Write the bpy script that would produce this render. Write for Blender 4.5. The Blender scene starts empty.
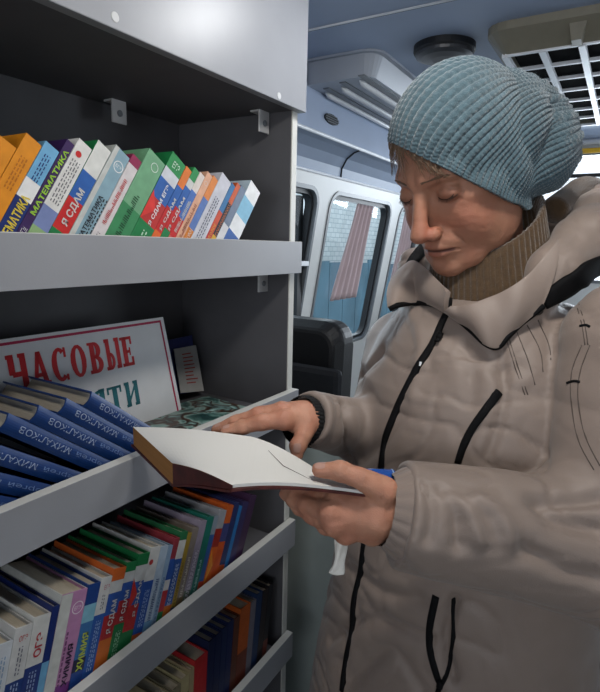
import bpy, bmesh, math, random
import numpy as np
from mathutils import Vector, Matrix
from mathutils.bvhtree import BVHTree
random.seed(7); np.random.seed(7)
S = bpy.context.scene
COL = S.collection

# ------------------------------------------------------------------ camera
FPX = 528.0
YAW, PIT, ROL = [math.radians(a) for a in (31.09, 10.83, 1.37)]
CF = np.array([-math.sin(YAW)*math.cos(PIT), math.cos(YAW)*math.cos(PIT), -math.sin(PIT)])
R0 = np.array([math.cos(YAW), math.sin(YAW), 0.0])
A0 = np.array([-math.sin(YAW), math.cos(YAW), 0.0])
_u = np.cross(R0, CF)
CR = R0*math.cos(ROL) + _u*math.sin(ROL)
CU = -R0*math.sin(ROL) + _u*math.cos(ROL)
CP = np.array([0.0, 0.0, 1.45])

def ray(px, py): return CF + CR*(px-300)/FPX - CU*(py-346)/FPX
def at(px, py, d): return CP + ray(px, py)*d
def onX(px, py, X): v = ray(px, py); return CP + v*(X/v[0])
def onZ(px, py, Z): v = ray(px, py); return CP + v*((Z-CP[2])/v[2])

cd = bpy.data.cameras.new('camera'); cam = bpy.data.objects.new('camera', cd); COL.objects.link(cam)
cam.matrix_world = Matrix(((CR[0], CU[0], -CF[0], CP[0]), (CR[1], CU[1], -CF[1], CP[1]), (CR[2], CU[2], -CF[2], CP[2]), (0, 0, 0, 1)))
cd.sensor_fit = 'HORIZONTAL'; cd.sensor_width = 36.0; cd.lens = 36.0*FPX/600.0; cd.clip_start = 0.02; cd.clip_end = 200
S.camera = cam

# ------------------------------------------------------------------ world, lights, exposure
W = bpy.data.worlds.new('world'); S.world = W; W.use_nodes = True
bg = W.node_tree.nodes['Background']; bg.inputs[0].default_value = (0.80, 0.90, 1.0, 1); bg.inputs[1].default_value = 1.6
S.view_settings.view_transform = 'Standard'; S.view_settings.look = 'None'
S.view_settings.gamma = 1.0; S.view_settings.use_curve_mapping = False
S.view_settings.exposure = -0.18

def area(name, loc, target, sx, sy, power, color, spread=180):
    l = bpy.data.lights.new(name, 'AREA'); l.shape = 'RECTANGLE'; l.size = sx; l.size_y = sy
    l.energy = power; l.color = color; l.spread = math.radians(spread)
    o = bpy.data.objects.new(name, l); COL.objects.link(o); o.location = loc
    o.rotation_euler = (Vector(target)-Vector(loc)).to_track_quat('-Z', 'Y').to_euler()
    return o
area('daylight_side_windows', (1.25, 0.1, 1.55), (0, 0.3, 1.2), 1.6, 0.6, 0.5, (0.86, 0.93, 1.0))
area('ceiling_lamp_light', (-0.06, 0.42, 1.925), (-0.35, 0.55, 1.20), 0.12, 0.12, 4.9, (1.0, 0.96, 0.90))
area('ceiling_lamp_light_front', (-0.30, 0.95, 1.93), (-0.42, 0.93, 1.4), 0.10, 0.10, 2.6, (0.97, 0.98, 1.0))
area('daylight_windscreen', (0.1, 4.4, 1.75), (-0.2, 2.0, 1.55), 1.2, 0.7, 52.0, (0.82, 0.91, 1.0))
area('added_wall_fill', (1.3, 2.2, 1.40), (-1.0, 2.1, 1.5), 0.85, 0.6, 9.0, (0.84, 0.92, 1.0))  # added fill at the right-hand opening, brightens the left wall
area('added_front_fill', (0.25, -1.75, 1.50), (0.05, 0.8, 1.55), 0.9, 0.6, 3.2, (0.97, 0.97, 1.0), 75)  # added fill from behind the camera for the woman's front
area('daylight_left_windows', (-1.6, 2.6, 1.5), (-0.3, 1.6, 1.4), 1.6, 0.6, 14.0, (0.82, 0.91, 1.0))

# ------------------------------------------------------------------ helpers
def srgb(h):
    if isinstance(h, str):
        c = [int(h[i:i+2], 16)/255 for i in (0, 2, 4)]
        return tuple(x/12.92 if x <= .04045 else ((x+.055)/1.055)**2.4 for x in c) + (1,)
    return tuple(h) + (1,) if len(h) == 3 else h

_mats = {}
def mat(name, color, rough=0.6, metal=0.0, var=0.08, scale=30, bump=0.0, bscale=200, spec=0.4, sheen=0.0, sss=0.0, alpha=1.0, attr=None, emit=None, coat=0.0, stretch=None):
    if name in _mats: return _mats[name]
    m = bpy.data.materials.new(name); m.use_nodes = True; nt = m.node_tree; N = nt.nodes; L = nt.links
    b = N['Principled BSDF']; c = srgb(color)
    b.inputs['Roughness'].default_value = rough; b.inputs['Metallic'].default_value = metal
    b.inputs['Specular IOR Level'].default_value = spec; b.inputs['Sheen Weight'].default_value = sheen
    b.inputs['Coat Weight'].default_value = coat
    tc = N.new('ShaderNodeTexCoord'); no = N.new('ShaderNodeTexNoise'); no.inputs['Scale'].default_value = scale; no.inputs['Detail'].default_value = 5
    src = tc.outputs['Object']
    if stretch:
        mp = N.new('ShaderNodeMapping'); mp.inputs['Scale'].default_value = stretch; L.new(src, mp.inputs[0]); src = mp.outputs[0]
    L.new(src, no.inputs['Vector'])
    mr = N.new('ShaderNodeMapRange'); mr.inputs['From Min'].default_value = .3; mr.inputs['From Max'].default_value = .7
    mr.inputs['To Min'].default_value = 1-var; mr.inputs['To Max'].default_value = 1+var; L.new(no.outputs[0], mr.inputs[0])
    mx = N.new('ShaderNodeVectorMath'); mx.operation = 'SCALE'
    if attr:
        at_ = N.new('ShaderNodeAttribute'); at_.attribute_name = attr; L.new(at_.outputs['Color'], mx.inputs[0])
    else:
        mx.inputs[0].default_value = c[:3]
    L.new(mr.outputs[0], mx.inputs['Scale']); L.new(mx.outputs[0], b.inputs['Base Color'])
    if bump:
        n2 = N.new('ShaderNodeTexNoise'); n2.inputs['Scale'].default_value = bscale; n2.inputs['Detail'].default_value = 4
        L.new(src, n2.inputs['Vector'])
        bp = N.new('ShaderNodeBump'); bp.inputs['Strength'].default_value = bump; bp.inputs['Distance'].default_value = .002
        L.new(n2.outputs[0], bp.inputs['Height']); L.new(bp.outputs[0], b.inputs['Normal'])
    if sss:
        b.inputs['Subsurface Weight'].default_value = sss; b.inputs['Subsurface Radius'].default_value = (1, .35, .2); b.inputs['Subsurface Scale'].default_value = .006
    if emit: b.inputs['Emission Color'].default_value = srgb(emit[0]); b.inputs['Emission Strength'].default_value = emit[1]
    if alpha < 1: b.inputs['Alpha'].default_value = alpha
    _mats[name] = m
    return m

class MB:
    """collects polygons, then links them as ONE mesh object"""
    def __init__(s): s.v = []; s.f = []; s.mi = []; s.mats = []
    def mid(s, m):
        if m is None: return 0
        if m not in s.mats: s.mats.append(m)
        return s.mats.index(m)
    def add(s, vs, fs, m=None):
        o = len(s.v); s.v += [tuple(map(float, v)) for v in vs]; k = s.mid(m)
        for f in fs: s.f.append([i+o for i in f]); s.mi.append(k)
        return s
    def box(s, lo, hi, m=None, M=None):
        x0, y0, z0 = lo; x1, y1, z1 = hi
        vs = [(x0,y0,z0),(x1,y0,z0),(x1,y1,z0),(x0,y1,z0),(x0,y0,z1),(x1,y0,z1),(x1,y1,z1),(x0,y1,z1)]
        if M is not None: vs = [tuple(M @ Vector(v)) for v in vs]
        return s.add(vs, [(0,3,2,1),(4,5,6,7),(0,1,5,4),(1,2,6,5),(2,3,7,6),(3,0,4,7)], m)
    def prism(s, poly, axis, a, b, m=None):
        n = len(poly); vs = []
        for t in (a, b):
            for p, q in poly: vs.append({0: (t, p, q), 1: (p, t, q), 2: (p, q, t)}[axis])
        fs = [tuple(range(n))[::-1], tuple(range(n, 2*n))] + [(i, (i+1) % n, n+(i+1) % n, n+i) for i in range(n)]
        return s.add(vs, fs, m)
    def tube(s, pts, rad, m=None, n=8, caps=True, flat=1.0, up=None):
        pts = [Vector(p) for p in pts]; k = len(pts)
        rad = rad if hasattr(rad, '__len__') else [rad]*k
        vs = []; ref = Vector(up) if up is not None else None
        for i, p in enumerate(pts):
            t = (pts[min(i+1, k-1)]-pts[max(i-1, 0)]).normalized()
            if ref is None: ref = Vector((0, 0, 1)) if abs(t.z) < .9 else Vector((1, 0, 0))
            a = (ref - t*ref.dot(t)).normalized(); b = t.cross(a)
            if up is None: ref = a
            for j in range(n):
                an = 2*math.pi*j/n
                vs.append(p + a*math.cos(an)*rad[i]*flat + b*math.sin(an)*rad[i])
        fs = [(i*n+j, i*n+(j+1) % n, (i+1)*n+(j+1) % n, (i+1)*n+j) for i in range(k-1) for j in range(n)]
        if caps: fs += [tuple(range(n))[::-1], tuple(range((k-1)*n, k*n))]
        return s.add(vs, fs, m)
    def build(s, name, m=None, parent=None, smooth=False, bevel=0.0, M=None, fix=True):
        me = bpy.data.meshes.new(name)
        vs = s.v if M is None else [tuple(M @ Vector(v)) for v in s.v]
        me.from_pydata(vs, [], s.f)
        for x in (s.mats or [m]):
            if x: me.materials.append(x)
        if s.mats: me.polygons.foreach_set('material_index', s.mi)
        if fix:
            bm = bmesh.new(); bm.from_mesh(me); bmesh.ops.recalc_face_normals(bm, faces=bm.faces); bm.to_mesh(me); bm.free()
        if smooth: me.polygons.foreach_set('use_smooth', [True]*len(me.polygons))
        me.update()
        o = bpy.data.objects.new(name, me); COL.objects.link(o)
        if parent: o.parent = parent
        if bevel:
            b = o.modifiers.new('bevel', 'BEVEL'); b.width = bevel; b.segments = 2; b.limit_method = 'ANGLE'; b.angle_limit = .6
        return o

def tag(o, label=None, cat=None, group=None, kind=None):
    if label: o['label'] = label
    if cat: o['category'] = cat
    if group: o['group'] = group
    if kind: o['kind'] = kind
    return o
def empty(name, loc=(0, 0, 0), **k):
    o = bpy.data.objects.new(name, None); COL.objects.link(o); o.location = [float(x) for x in loc]; o.empty_display_size = .05
    return tag(o, **k)
def adopt(child, parent):
    """parent keeping the child's world-space mesh where it is"""
    child.parent = parent; child.matrix_parent_inverse = Matrix.Translation(-Vector(parent.location)); return child

_tc = {}
def text_geo(s, size=1.0, bold=0.0, cap=True):
    """flat glyph geometry of a string from the built-in font: (verts Nx2, faces), left aligned on its baseline"""
    key = (s, bold)
    if key not in _tc:
        cu = bpy.data.curves.new('glyphs', 'FONT'); cu.body = s; cu.size = 1; cu.offset = bold; cu.resolution_u = 3
        o = bpy.data.objects.new('glyphs', cu); COL.objects.link(o)
        dg = bpy.context.evaluated_depsgraph_get(); me = bpy.data.meshes.new_from_object(o.evaluated_get(dg))
        v = np.array([tuple(x.co)[:2] for x in me.vertices]) if len(me.vertices) else np.zeros((0, 2))
        f = [tuple(p.vertices) for p in me.polygons]
        bpy.data.objects.remove(o); bpy.data.curves.remove(cu); bpy.data.meshes.remove(me)
        if len(v): v[:, 0] -= v[:, 0].min()
        _tc[key] = (v, f)
    v, f = _tc[key]
    return v*size, f
def text_into(mb, s, origin, ex, ey, height, m, length=None, bold=0.0, lift=0.0003):
    """lay text on a plane: ex, ey unit vectors, cap height, optional total length"""
    v, f = text_geo(s, 1.0, bold)
    if not len(v): return
    ex = np.array(ex, float); ey = np.array(ey, float); n = np.cross(ex, ey)
    h = v[:, 1].max()-min(0, v[:, 1].min()); w = v[:, 0].max()
    sy = height/h; sx = sy if length is None else length/w
    P = np.array(origin, float) + np.outer(v[:, 0]*sx, ex) + np.outer(v[:, 1]*sy, ey) + n*lift
    mb.add(P, f, m)

# ------------------------------------------------------------------ signed distances and a surface mesher
def smin(a, b, k):
    h = np.clip(.5+.5*(b-a)/k, 0, 1); return b*(1-h)+a*h-k*h*(1-h)
def smax(a, b, k): return -smin(-a, -b, k)
def sph(p, c, r): return np.linalg.norm(p-np.asarray(c, dtype=p.dtype), axis=1)-r
def ell(p, c, r, ax=None):
    q = p-np.asarray(c, dtype=p.dtype)
    if ax is not None: q = q @ np.asarray(ax, dtype=p.dtype).T
    r = np.asarray(r, dtype=p.dtype); k0 = np.linalg.norm(q/r, axis=1); k1 = np.linalg.norm(q/(r*r), axis=1)+1e-9
    return k0*(k0-1)/k1
def cone(p, a, b, ra, rb):
    a = np.asarray(a, dtype=p.dtype); b = np.asarray(b, dtype=p.dtype); ab = b-a
    t = np.clip(((p-a)@ab)/max(ab@ab, 1e-12), 0, 1)
    return np.linalg.norm(p-a-t[:, None]*ab, axis=1)-(ra+(rb-ra)*t)
def chain(p, pts, rs, k=0.0):
    d = None
    for i in range(len(pts)-1):
        e = cone(p, pts[i], pts[i+1], rs[i], rs[i+1]); d = e if d is None else (smin(d, e, k) if k else np.minimum(d, e))
    return d
def batch(f, P, n=400000):
    return np.concatenate([f(P[i:i+n]) for i in range(0, len(P), n)]) if len(P) else np.zeros(0, np.float32)
def surfnet(f, lo, hi, h, B=8, lip=1.5, newton=2):
    lo = np.array(lo, np.float32); n = (np.ceil((np.array(hi)-lo)/h/B).astype(int))*B
    nb = n//B
    ci = np.stack(np.meshgrid(*[np.arange(k) for k in nb], indexing='ij'), -1).reshape(-1, 3)
    cen = (lo+(ci*B+B/2-.5)*h).astype(np.float32); fc = batch(f, cen)
    F = np.repeat(np.repeat(np.repeat(fc.reshape(nb).astype(np.float32), B, 0), B, 1), B, 2)
    act = np.where(np.abs(fc) < h*B*.87*lip+h*2)[0]
    off = np.stack(np.meshgrid(*[np.arange(B)]*3, indexing='ij'), -1).reshape(-1, 3)
    for s in range(0, len(act), 800):
        blk = ci[act[s:s+800]]*B
        idx = (blk[:, None, :]+off[None]).reshape(-1, 3)
        F[idx[:, 0], idx[:, 1], idx[:, 2]] = batch(f, (lo+idx*h).astype(np.float32))
    neg = F < 0
    nx, ny, nz = n
    c = neg[:-1, :-1, :-1].astype(np.uint8)
    tot = np.zeros_like(c)
    crn = [(i, j, k) for i in (0, 1) for j in (0, 1) for k in (0, 1)]
    for i, j, k in crn: tot += neg[i:nx-1+i, j:ny-1+j, k:nz-1+k]
    cells = np.argwhere((tot > 0) & (tot < 8)); vid = -np.ones(tot.shape, np.int32); vid[tuple(cells.T)] = np.arange(len(cells))
    vals = np.stack([F[cells[:, 0]+i, cells[:, 1]+j, cells[:, 2]+k] for i, j, k in crn], 1)
    acc = np.zeros((len(cells), 3)); cnt = np.zeros(len(cells))
    for a in range(8):
        for b in range(a+1, 8):
            ca, cb = np.array(crn[a]), np.array(crn[b])
            if abs(ca-cb).sum() != 1: continue
            va, vb = vals[:, a], vals[:, b]; m = (va < 0) != (vb < 0)
            t = np.where(m, va/np.where(m, va-vb, 1), 0)
            acc += np.where(m[:, None], ca+(cb-ca)*t[:, None], 0); cnt += m
    V = lo+(cells+acc/cnt[:, None])*h
    faces = []
    for ax in range(3):
        o1, o2 = [a for a in range(3) if a != ax]
        sl = [slice(1, n[a]-1) for a in range(3)]; sl[ax] = slice(0, n[ax]-1)
        s2 = list(sl); s2[ax] = slice(1, n[ax])
        A = neg[tuple(sl)]; Bn = neg[tuple(s2)]
        e = np.argwhere(A != Bn); base = e.copy(); base[:, o1] += 1; base[:, o2] += 1
        fl = A[tuple(e.T)]
        def g(d1, d2):
            q = base.copy(); q[:, o1] -= d1; q[:, o2] -= d2; return vid[tuple(q.T)]
        q = np.stack([g(1, 1), g(0, 1), g(0, 0), g(1, 0)], 1)
        if ax == 1: fl = ~fl
        q[~fl] = q[~fl][:, ::-1]; faces.append(q)
    Fc = np.concatenate(faces); Fc = Fc[(Fc >= 0).all(1)]
    return project(f, V, newton), Fc
def grad(f, V, e=.0008):
    G = np.zeros((len(V), 3))
    for a in range(3):
        d = np.zeros(3); d[a] = e
        G[:, a] = (batch(f, V+d)-batch(f, V-d))/(2*e)
    return G
def project(f, V, it=2):
    for _ in range(it):
        G = grad(f, V); v = batch(f, V); st = -v/(np.maximum((G*G).sum(1), .1))
        st = np.clip(st, -.003, .003); V = V+G*st[:, None]
    return V
def normals(f, V):
    G = grad(f, V, .0015); return G/(np.linalg.norm(G, axis=1)[:, None]+1e-9)
def vnoise(P, seed=0):
    """smooth 3D value noise in 0..1"""
    i = np.floor(P).astype(np.int64); t = P-i; t = t*t*(3-2*t); r = 0
    for a in (0, 1):
        for b in (0, 1):
            for c in (0, 1):
                h = ((i[:, 0]+a)*374761393+(i[:, 1]+b)*668265263+(i[:, 2]+c)*2147483647+seed*974711) & 0xffffffff
                h = ((h ^ (h >> 13))*1274126177) & 0xffffffff; h = (h ^ (h >> 16)) & 0xffff
                w = (t[:, 0] if a else 1-t[:, 0])*(t[:, 1] if b else 1-t[:, 1])*(t[:, 2] if c else 1-t[:, 2])
                r = r+w*h/65535.0
    return r
def mesh_np(name, V, F, m, parent=None, smooth=True):
    me = bpy.data.meshes.new(name); me.from_pydata(V.tolist(), [], F.tolist() if hasattr(F, 'tolist') else F)
    for x in (m if isinstance(m, list) else [m]): me.materials.append(x)
    if smooth: me.polygons.foreach_set('use_smooth', [True]*len(me.polygons))
    me.update(); o = bpy.data.objects.new(name, me); COL.objects.link(o)
    if parent: adopt(o, parent)
    return o
def dist_poly(P, pts):
    d = np.full(len(P), 9.0)
    for a, b in zip(pts[:-1], pts[1:]): d = np.minimum(d, cone(P, a, b, 0, 0))
    return d
def smooth_path(pts, n=6):
    """Catmull-Rom through the points"""
    P = [np.array(p, float) for p in pts]; P = [2*P[0]-P[1]]+P+[2*P[-1]-P[-2]]; out = []
    for i in range(1, len(P)-2):
        for k in range(n):
            t = k/n
            out.append(.5*((2*P[i])+(-P[i-1]+P[i+1])*t+(2*P[i-1]-5*P[i]+4*P[i+1]-P[i+2])*t*t+(-P[i-1]+3*P[i]-3*P[i+1]+P[i+2])*t**3))
    out.append(P[-2]); return out

# ------------------------------------------------------------------ materials of the room
M_wall = mat('van_white_panel', 'D5D6D4', .45, var=.03, scale=6)
M_cove = mat('cove_panel_blue_grey', '8E9CB2', .5, var=.05, scale=8, bump=.15, bscale=300)
M_ceil = mat('ceiling_panel_blue_grey', 'A0AEC6', .55, var=.05, scale=5, bump=.15, bscale=300)
M_trim = mat('bright_trim', 'DADDE2', .3, var=.02)
M_rub = mat('window_rubber', '1A1C20', .5, var=.1)
M_grey = mat('grey_frame', '6F7479', .4, var=.05)
M_floor = mat('floor_vinyl', '3C3E42', .7, var=.2, scale=40)
M_part = mat('partition_laminate', '99A3A0', .6, var=.06, scale=12)
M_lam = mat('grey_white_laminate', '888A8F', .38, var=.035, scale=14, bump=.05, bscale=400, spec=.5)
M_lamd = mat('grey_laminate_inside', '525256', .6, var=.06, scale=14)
M_edge = mat('white_edge_band', 'BDBDB8', .4, var=.04)
M_plw = mat('white_plastic', 'B9BABB', .45, var=.03)
M_black = mat('black_vinyl', '0E0F12', .5, var=.15, scale=20, bump=.3, bscale=250)
M_black2 = mat('black_fabric', '1B1D22', .8, var=.15, scale=60, bump=.4, bscale=400)

def structure(mb, name, m=None, **k): return tag(mb.build(name, m, **k), kind='structure')

X0, X1, Y0, Y1, ZC = -1.085, 0.98, -1.6, 2.95, 1.97
structure(MB().box((X0-.05, Y0-.05, -.05), (X1+.05, Y1+.05, 0)), 'floor', M_floor)

def holed(outer, holes, place, thick, m_face, m_side):
    """flat panel with rounded holes; place(u, v, w) maps panel coordinates to the world"""
    from mathutils.geometry import tessellate_polygon
    loops = [outer]+holes; flat = [p for l in loops for p in l]
    tr = tessellate_polygon([[Vector((a, b, 0)) for a, b in l] for l in loops]); n = len(flat); mb = MB()
    vs = [place(a, b, 0) for a, b in flat]+[place(a, b, thick) for a, b in flat]
    fs = [tuple(t) for t in tr]+[tuple(i+n for i in t)[::-1] for t in tr]; mb.add(vs, fs, m_face)
    o = 0
    for l in loops:
        k = len(l); mb.add([vs[o+i] for i in range(k)]+[vs[n+o+i] for i in range(k)], [(i, (i+1) % k, k+(i+1) % k, k+i) for i in range(k)], m_side); o += k
    return mb
def rrect(a0, b0, a1, b1, r, n=6):
    out = []
    for cx, cy, s in ((a1-r, b1-r, 0), (a0+r, b1-r, 90), (a0+r, b0+r, 180), (a1-r, b0+r, 270)):
        for i in range(n+1):
            t = math.radians(s+90*i/n); out.append((cx+r*math.cos(t), cy+r*math.sin(t)))
    return out
def wallX(z): return X0 + max(0.0, (z-.9))*.16
pl = lambda y, z, w: (wallX(z)-w, y, z)
WIN = [(1.20, 1.72), (1.80, 2.42), (2.52, 2.84)]
zb, zt = 1.00, 1.655
YW = 3.1
ho = [rrect(a, zb, b, zt, .07)[::-1] for a, b in WIN]
ho += [rrect(-1.0, zb, -.1, zt, .07)[::-1]]
structure(holed([(Y0, .0), (YW, 0), (YW, 1.70), (Y0, 1.70)], ho, pl, .05, M_wall, M_wall), 'wall_left')
def ring(y0, y1, z0, z1, r, w, depth0, depth1, m, place=pl):
    """rounded frame of width w sitting in a window hole"""
    o = rrect(y0, z0, y1, z1, r); i = rrect(y0+w, z0+w, y1-w, z1-w, max(r-w, .01)); n = len(o); mb = MB()
    vs = [place(*p, depth0) for p in o]+[place(*p, depth0) for p in i]+[place(*p, depth1) for p in o]+[place(*p, depth1) for p in i]
    fs = []
    for k in range(n):
        q = (k+1) % n; fs += [(k, q, n+q, n+k), (2*n+k, 3*n+k, 3*n+q, 2*n+q), (k, 2*n+k, 2*n+q, q), (n+k, n+q, 3*n+q, 3*n+k)]
    return mb.add(vs, fs, m)
M_glass = bpy.data.materials.new('window_glass'); M_glass.use_nodes = True
_nt = M_glass.node_tree; _b = _nt.nodes['Principled BSDF']; _nt.nodes.remove(_b)
_t = _nt.nodes.new('ShaderNodeBsdfTransparent'); _t.inputs[0].default_value = (.86, .93, .95, 1)
_g = _nt.nodes.new('ShaderNodeBsdfGlossy'); _g.inputs['Roughness'].default_value = .03
_x = _nt.nodes.new('ShaderNodeMixShader'); _x.inputs[0].default_value = .06
_nt.links.new(_t.outputs[0], _x.inputs[1]); _nt.links.new(_g.outputs[0], _x.inputs[2]); _nt.links.new(_x.outputs[0], _nt.nodes['Material Output'].inputs[0])
M_curt = mat('curtain_cloth', 'C9B3B5', .9, var=.06, scale=10)
for k, (a, b) in enumerate(WIN):
    w = structure(ring(a, b, zb, zt, .07, .014, -.004, .03, M_grey), 'window_%d' % (k+1))
    ring(a+.012, b-.012, zb+.012, zt-.012, .06, .016, .012, .04, M_rub).build('rubber_seal', None, w)
    o = rrect(a+.02, zb+.02, b-.02, zt-.02, .05)
    MB().add([pl(*p, .030) for p in o], [tuple(range(len(o)))], M_glass).build('window_glass', None, w, fix=False)
    if k == 0:
        MB().box((wallX(1.35)-.02, a+.02, 1.375), (wallX(1.35)+.012, b-.01, 1.392), M_trim).box((wallX(1.3)-.03, b-.05, zb+.02), (wallX(1.3)-.004, b-.02, zt-.03), M_rub).build('sliding_frame', None, w)
# curtains hang inside the glass of two windows
def curtain(y0, y1, label, taper=.0):
    mb = MB(); n, r = 40, 14; vs = []
    for j in range(r+1):
        z = zt-.03-(zt-zb-.25)*j/r
        for i in range(n+1):
            t = i/n; y = y0+(y1-y0)*t - taper*(j/r)*(1-t)*.6
            vs.append((wallX(z)-.012+.007*math.sin(t*math.pi*9+.3*math.sin(j*.4)), y, z))
    mb.add(vs, [(j*(n+1)+i, j*(n+1)+i+1, (j+1)*(n+1)+i+1, (j+1)*(n+1)+i) for j in range(r) for i in range(n)], M_curt)
    o = mb.build('window_curtain', None, smooth=True, fix=False); so = o.modifiers.new('s', 'SOLIDIFY'); so.thickness = .0015
    return tag(o, label, 'curtain')
curtain(2.06, 2.22, 'pale pink curtain drawn to the middle of the middle side window', .15)
curtain(2.62, 2.80, 'pale pink curtain across the side window nearest the woman\'s face')

# cove between wall and ceiling, with a bright trim and dark ribs
mb = MB(); prof = [(-.955, 1.70), (-.945, 1.735), (-.92, 1.765), (-.885, 1.783), (-.85, 1.79)]
n = len(prof); vs = [(x, Y0, z) for x, z in prof]+[(x, Y1, z) for x, z in prof]+[(x-.02, Y0, z+.03) for x, z in prof]+[(x-.02, Y1, z+.03) for x, z in prof]
fs = []
for i in range(n-1): fs += [(i, i+1, n+i+1, n+i), (2*n+i, 3*n+i, 3*n+i+1, 2*n+i+1)]
fs += [(0, n, 3*n, 2*n), (n-1, 2*n-1, 4*n-1, 3*n-1)]
structure(mb.add(vs, fs, M_cove), 'trim_1', smooth=False)
structure(MB().tube([(-.85, Y0, 1.789), (-.85, Y1, 1.789)], .006, M_trim, 8).tube([(-.953, Y0, 1.70), (-.953, Y1, 1.70)], .005, M_trim, 8), 'trim_2', smooth=True)
mb = MB()
for y in (1.85, 2.55): mb.tube([(x+.001, y-(.05*(i/4)), z-.001) for i, (x, z) in enumerate(prof)], .0035, M_rub, 6)
structure(mb, 'trim_3')
# sloping side strip above the trim, then the flat ceiling
mb = MB().prism([(-.85, 1.79), (-.87, 1.79), (-.89, 1.99), (-.87, 1.99)], 1, Y0, Y1, M_ceil)
structure(mb, 'trim_4')
structure(MB().box((-.90, Y0, ZC), (X1, Y1, ZC+.04)), 'ceiling', M_ceil)
structure(MB().box((-.87, 1.215, ZC-.003), (X1, 1.221, ZC+.001), M_trim).box((-.87, 1.221, ZC-.0012), (X1, 1.227, ZC+.001), M_rub), 'trim_5')
# other walls: right wall and rear wall with daylight openings, front bulkhead with the windscreen
pr_ = lambda y, z, w: (X1+w, y, z)
hr = [rrect(a, 1.0, a+.85, 1.7, .07)[::-1] for a in (-1.45, 1.75)]
structure(holed([(Y0, 0), (Y1, 0), (Y1, ZC+.02), (Y0, ZC+.02)], hr, pr_, .05, M_wall, M_wall), 'wall_right')
pb = lambda x, z, w: (x, Y0-w, z)
structure(holed([(X0, 0), (X1, 0), (X1, ZC+.02), (X0, ZC+.02)], [rrect(-.25, 1.15, .75, 1.82, .08)[::-1]], pb, .05, M_wall, M_wall), 'wall_back')
pf = lambda x, z, w: (x, Y1+w, z)
structure(holed([(X0, 0), (X1, 0), (X1, ZC+.06), (X0, ZC+.06)], [rrect(-.8, 1.30, .8, 1.915, .06)[::-1]], pf, .05, M_wall, M_wall), 'wall_front')
w = structure(ring(-.8, .8, 1.30, 1.915, .06, .016, -.006, .03, M_grey, pf), 'window_4')
MB().box((-.8, Y1+.005, 1.80), (.8, Y1+.02, 1.817), M_rub).build('cross_bar', None, w)
MB().tube([(-.9, Y1-.02, ZC-.012), (.9, Y1-.02, ZC-.012)], .013, M_trim, 10).build('header_rail', None, w, smooth=True)
tag(MB().box((-.85, Y1-.035, 1.905), (.85, Y1-.012, 1.927)).build('sun_strip', mat('yellow_strip', 'E0B020', .5), bevel=.004), 'yellow strip running across the top of the front window', 'strip')

# ceiling air duct with three long grooves
t = empty('air_duct', (-.75, 2.2, ZC), label='grey moulded air duct with long bright grooves on the ceiling above the side windows', cat='air duct')
M_duct = mat('duct_plastic', 'A4AAB4', .4, var=.04, scale=8)
mb = MB(); lo = rrect(-.875, 1.43, -.655, 2.7, .035, 5); hi = rrect(-.878, 1.405, -.632, 2.72, .05, 5); n = len(lo)
mb.add([(x, y, ZC) for x, y in hi]+[(x, y, 1.912) for x, y in lo], [tuple(range(n))[::-1], tuple(range(n, 2*n))]+[(i, (i+1) % n, n+(i+1) % n, n+i) for i in range(n)], M_duct)
adopt(mb.build('duct_housing', None), t)
hl = rrect(-.88, 1.395, -.62, 2.73, .055, 5)
adopt(MB().add([(x, y, ZC-.006) for x, y in hl]+[(x, y, ZC) for x, y in hl], [tuple(range(n))[::-1], tuple(range(n, 2*n))]+[(i, (i+1) % n, n+(i+1) % n, n+i) for i in range(n)], M_duct).build('duct_flange', None), t)
for x in (-.845, -.775, -.70):
    adopt(MB().tube([(x, 1.52-(x+.845)*.45, 1.911), (x, 1.54-(x+.845)*.45, 1.907), (x, 2.6, 1.907), (x, 2.62, 1.911)], [.003, .009, .009, .003], M_trim, 8).build('duct_rib', None, smooth=True), t)
    adopt(MB().box((x+.012, 1.48-(x+.845)*.45, 1.9095), (x+.032, 2.6, 1.9125), M_grey).build('duct_groove', None), t)
# small oval vent in the sloping strip below the duct
t = empty('oval_vent', (-.835, 1.50, 1.83), label='small oval louvred vent below the front corner of the ceiling duct', cat='vent')
def vp(a, b, w):  # on the sloping strip
    k = b; return (-.852-.020*(k+.055)/.18+w, 1.575+a, 1.845+k)
mb = MB(); oo = [(.045*math.cos(i*math.pi/10), .016*math.sin(i*math.pi/10)) for i in range(20)]
mb.add([vp(a, b, .003) for a, b in oo]+[vp(a, b, .008) for a, b in oo], [tuple(range(20)), tuple(range(20, 40))]+[(i, (i+1) % 20, 20+(i+1) % 20, 20+i) for i in range(20)], M_rub)
adopt(mb.build('vent_back', None), t)
for k in range(4):
    z = -.0105+k*.007; hw = .045*math.sqrt(max(.05, 1-(z/.016)**2))
    adopt(MB().tube([vp(-hw, z, .010), vp(hw, z, .010)], .0013, M_grey, 6).build('vent_slat', None), t)

# round dark roof fitting
t = empty('roof_speaker', (-.470, 1.475, ZC), label='round dark grey fitting on the ceiling above the blue hat', cat='ceiling speaker')
def disc(mb, c, prof, n=40, m=None, axis='z'):
    vs = []; k = len(prof)
    for r, h in prof:
        for i in range(n):
            a = 2*math.pi*i/n; vs.append((c[0]+r*math.cos(a), c[1]+r*math.sin(a), c[2]+h))
    fs = [(j*n+i, j*n+(i+1) % n, (j+1)*n+(i+1) % n, (j+1)*n+i) for j in range(k-1) for i in range(n)]+[tuple(range(n)), tuple(range((k-1)*n, k*n))]
    return mb.add(vs, fs, m)
adopt(disc(MB(), (-.470, 1.475, ZC), [(.079, 0), (.079, -.014), (.076, -.019)], m=M_rub).build('speaker_ring', None), t)
adopt(disc(MB(), (-.470, 1.475, ZC-.018), [(.074, 0), (.072, -.008), (.058, -.013), (.03, -.016)], m=mat('speaker_cover', '3A3C41', .35)).build('speaker_cover', None, smooth=False), t)
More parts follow.
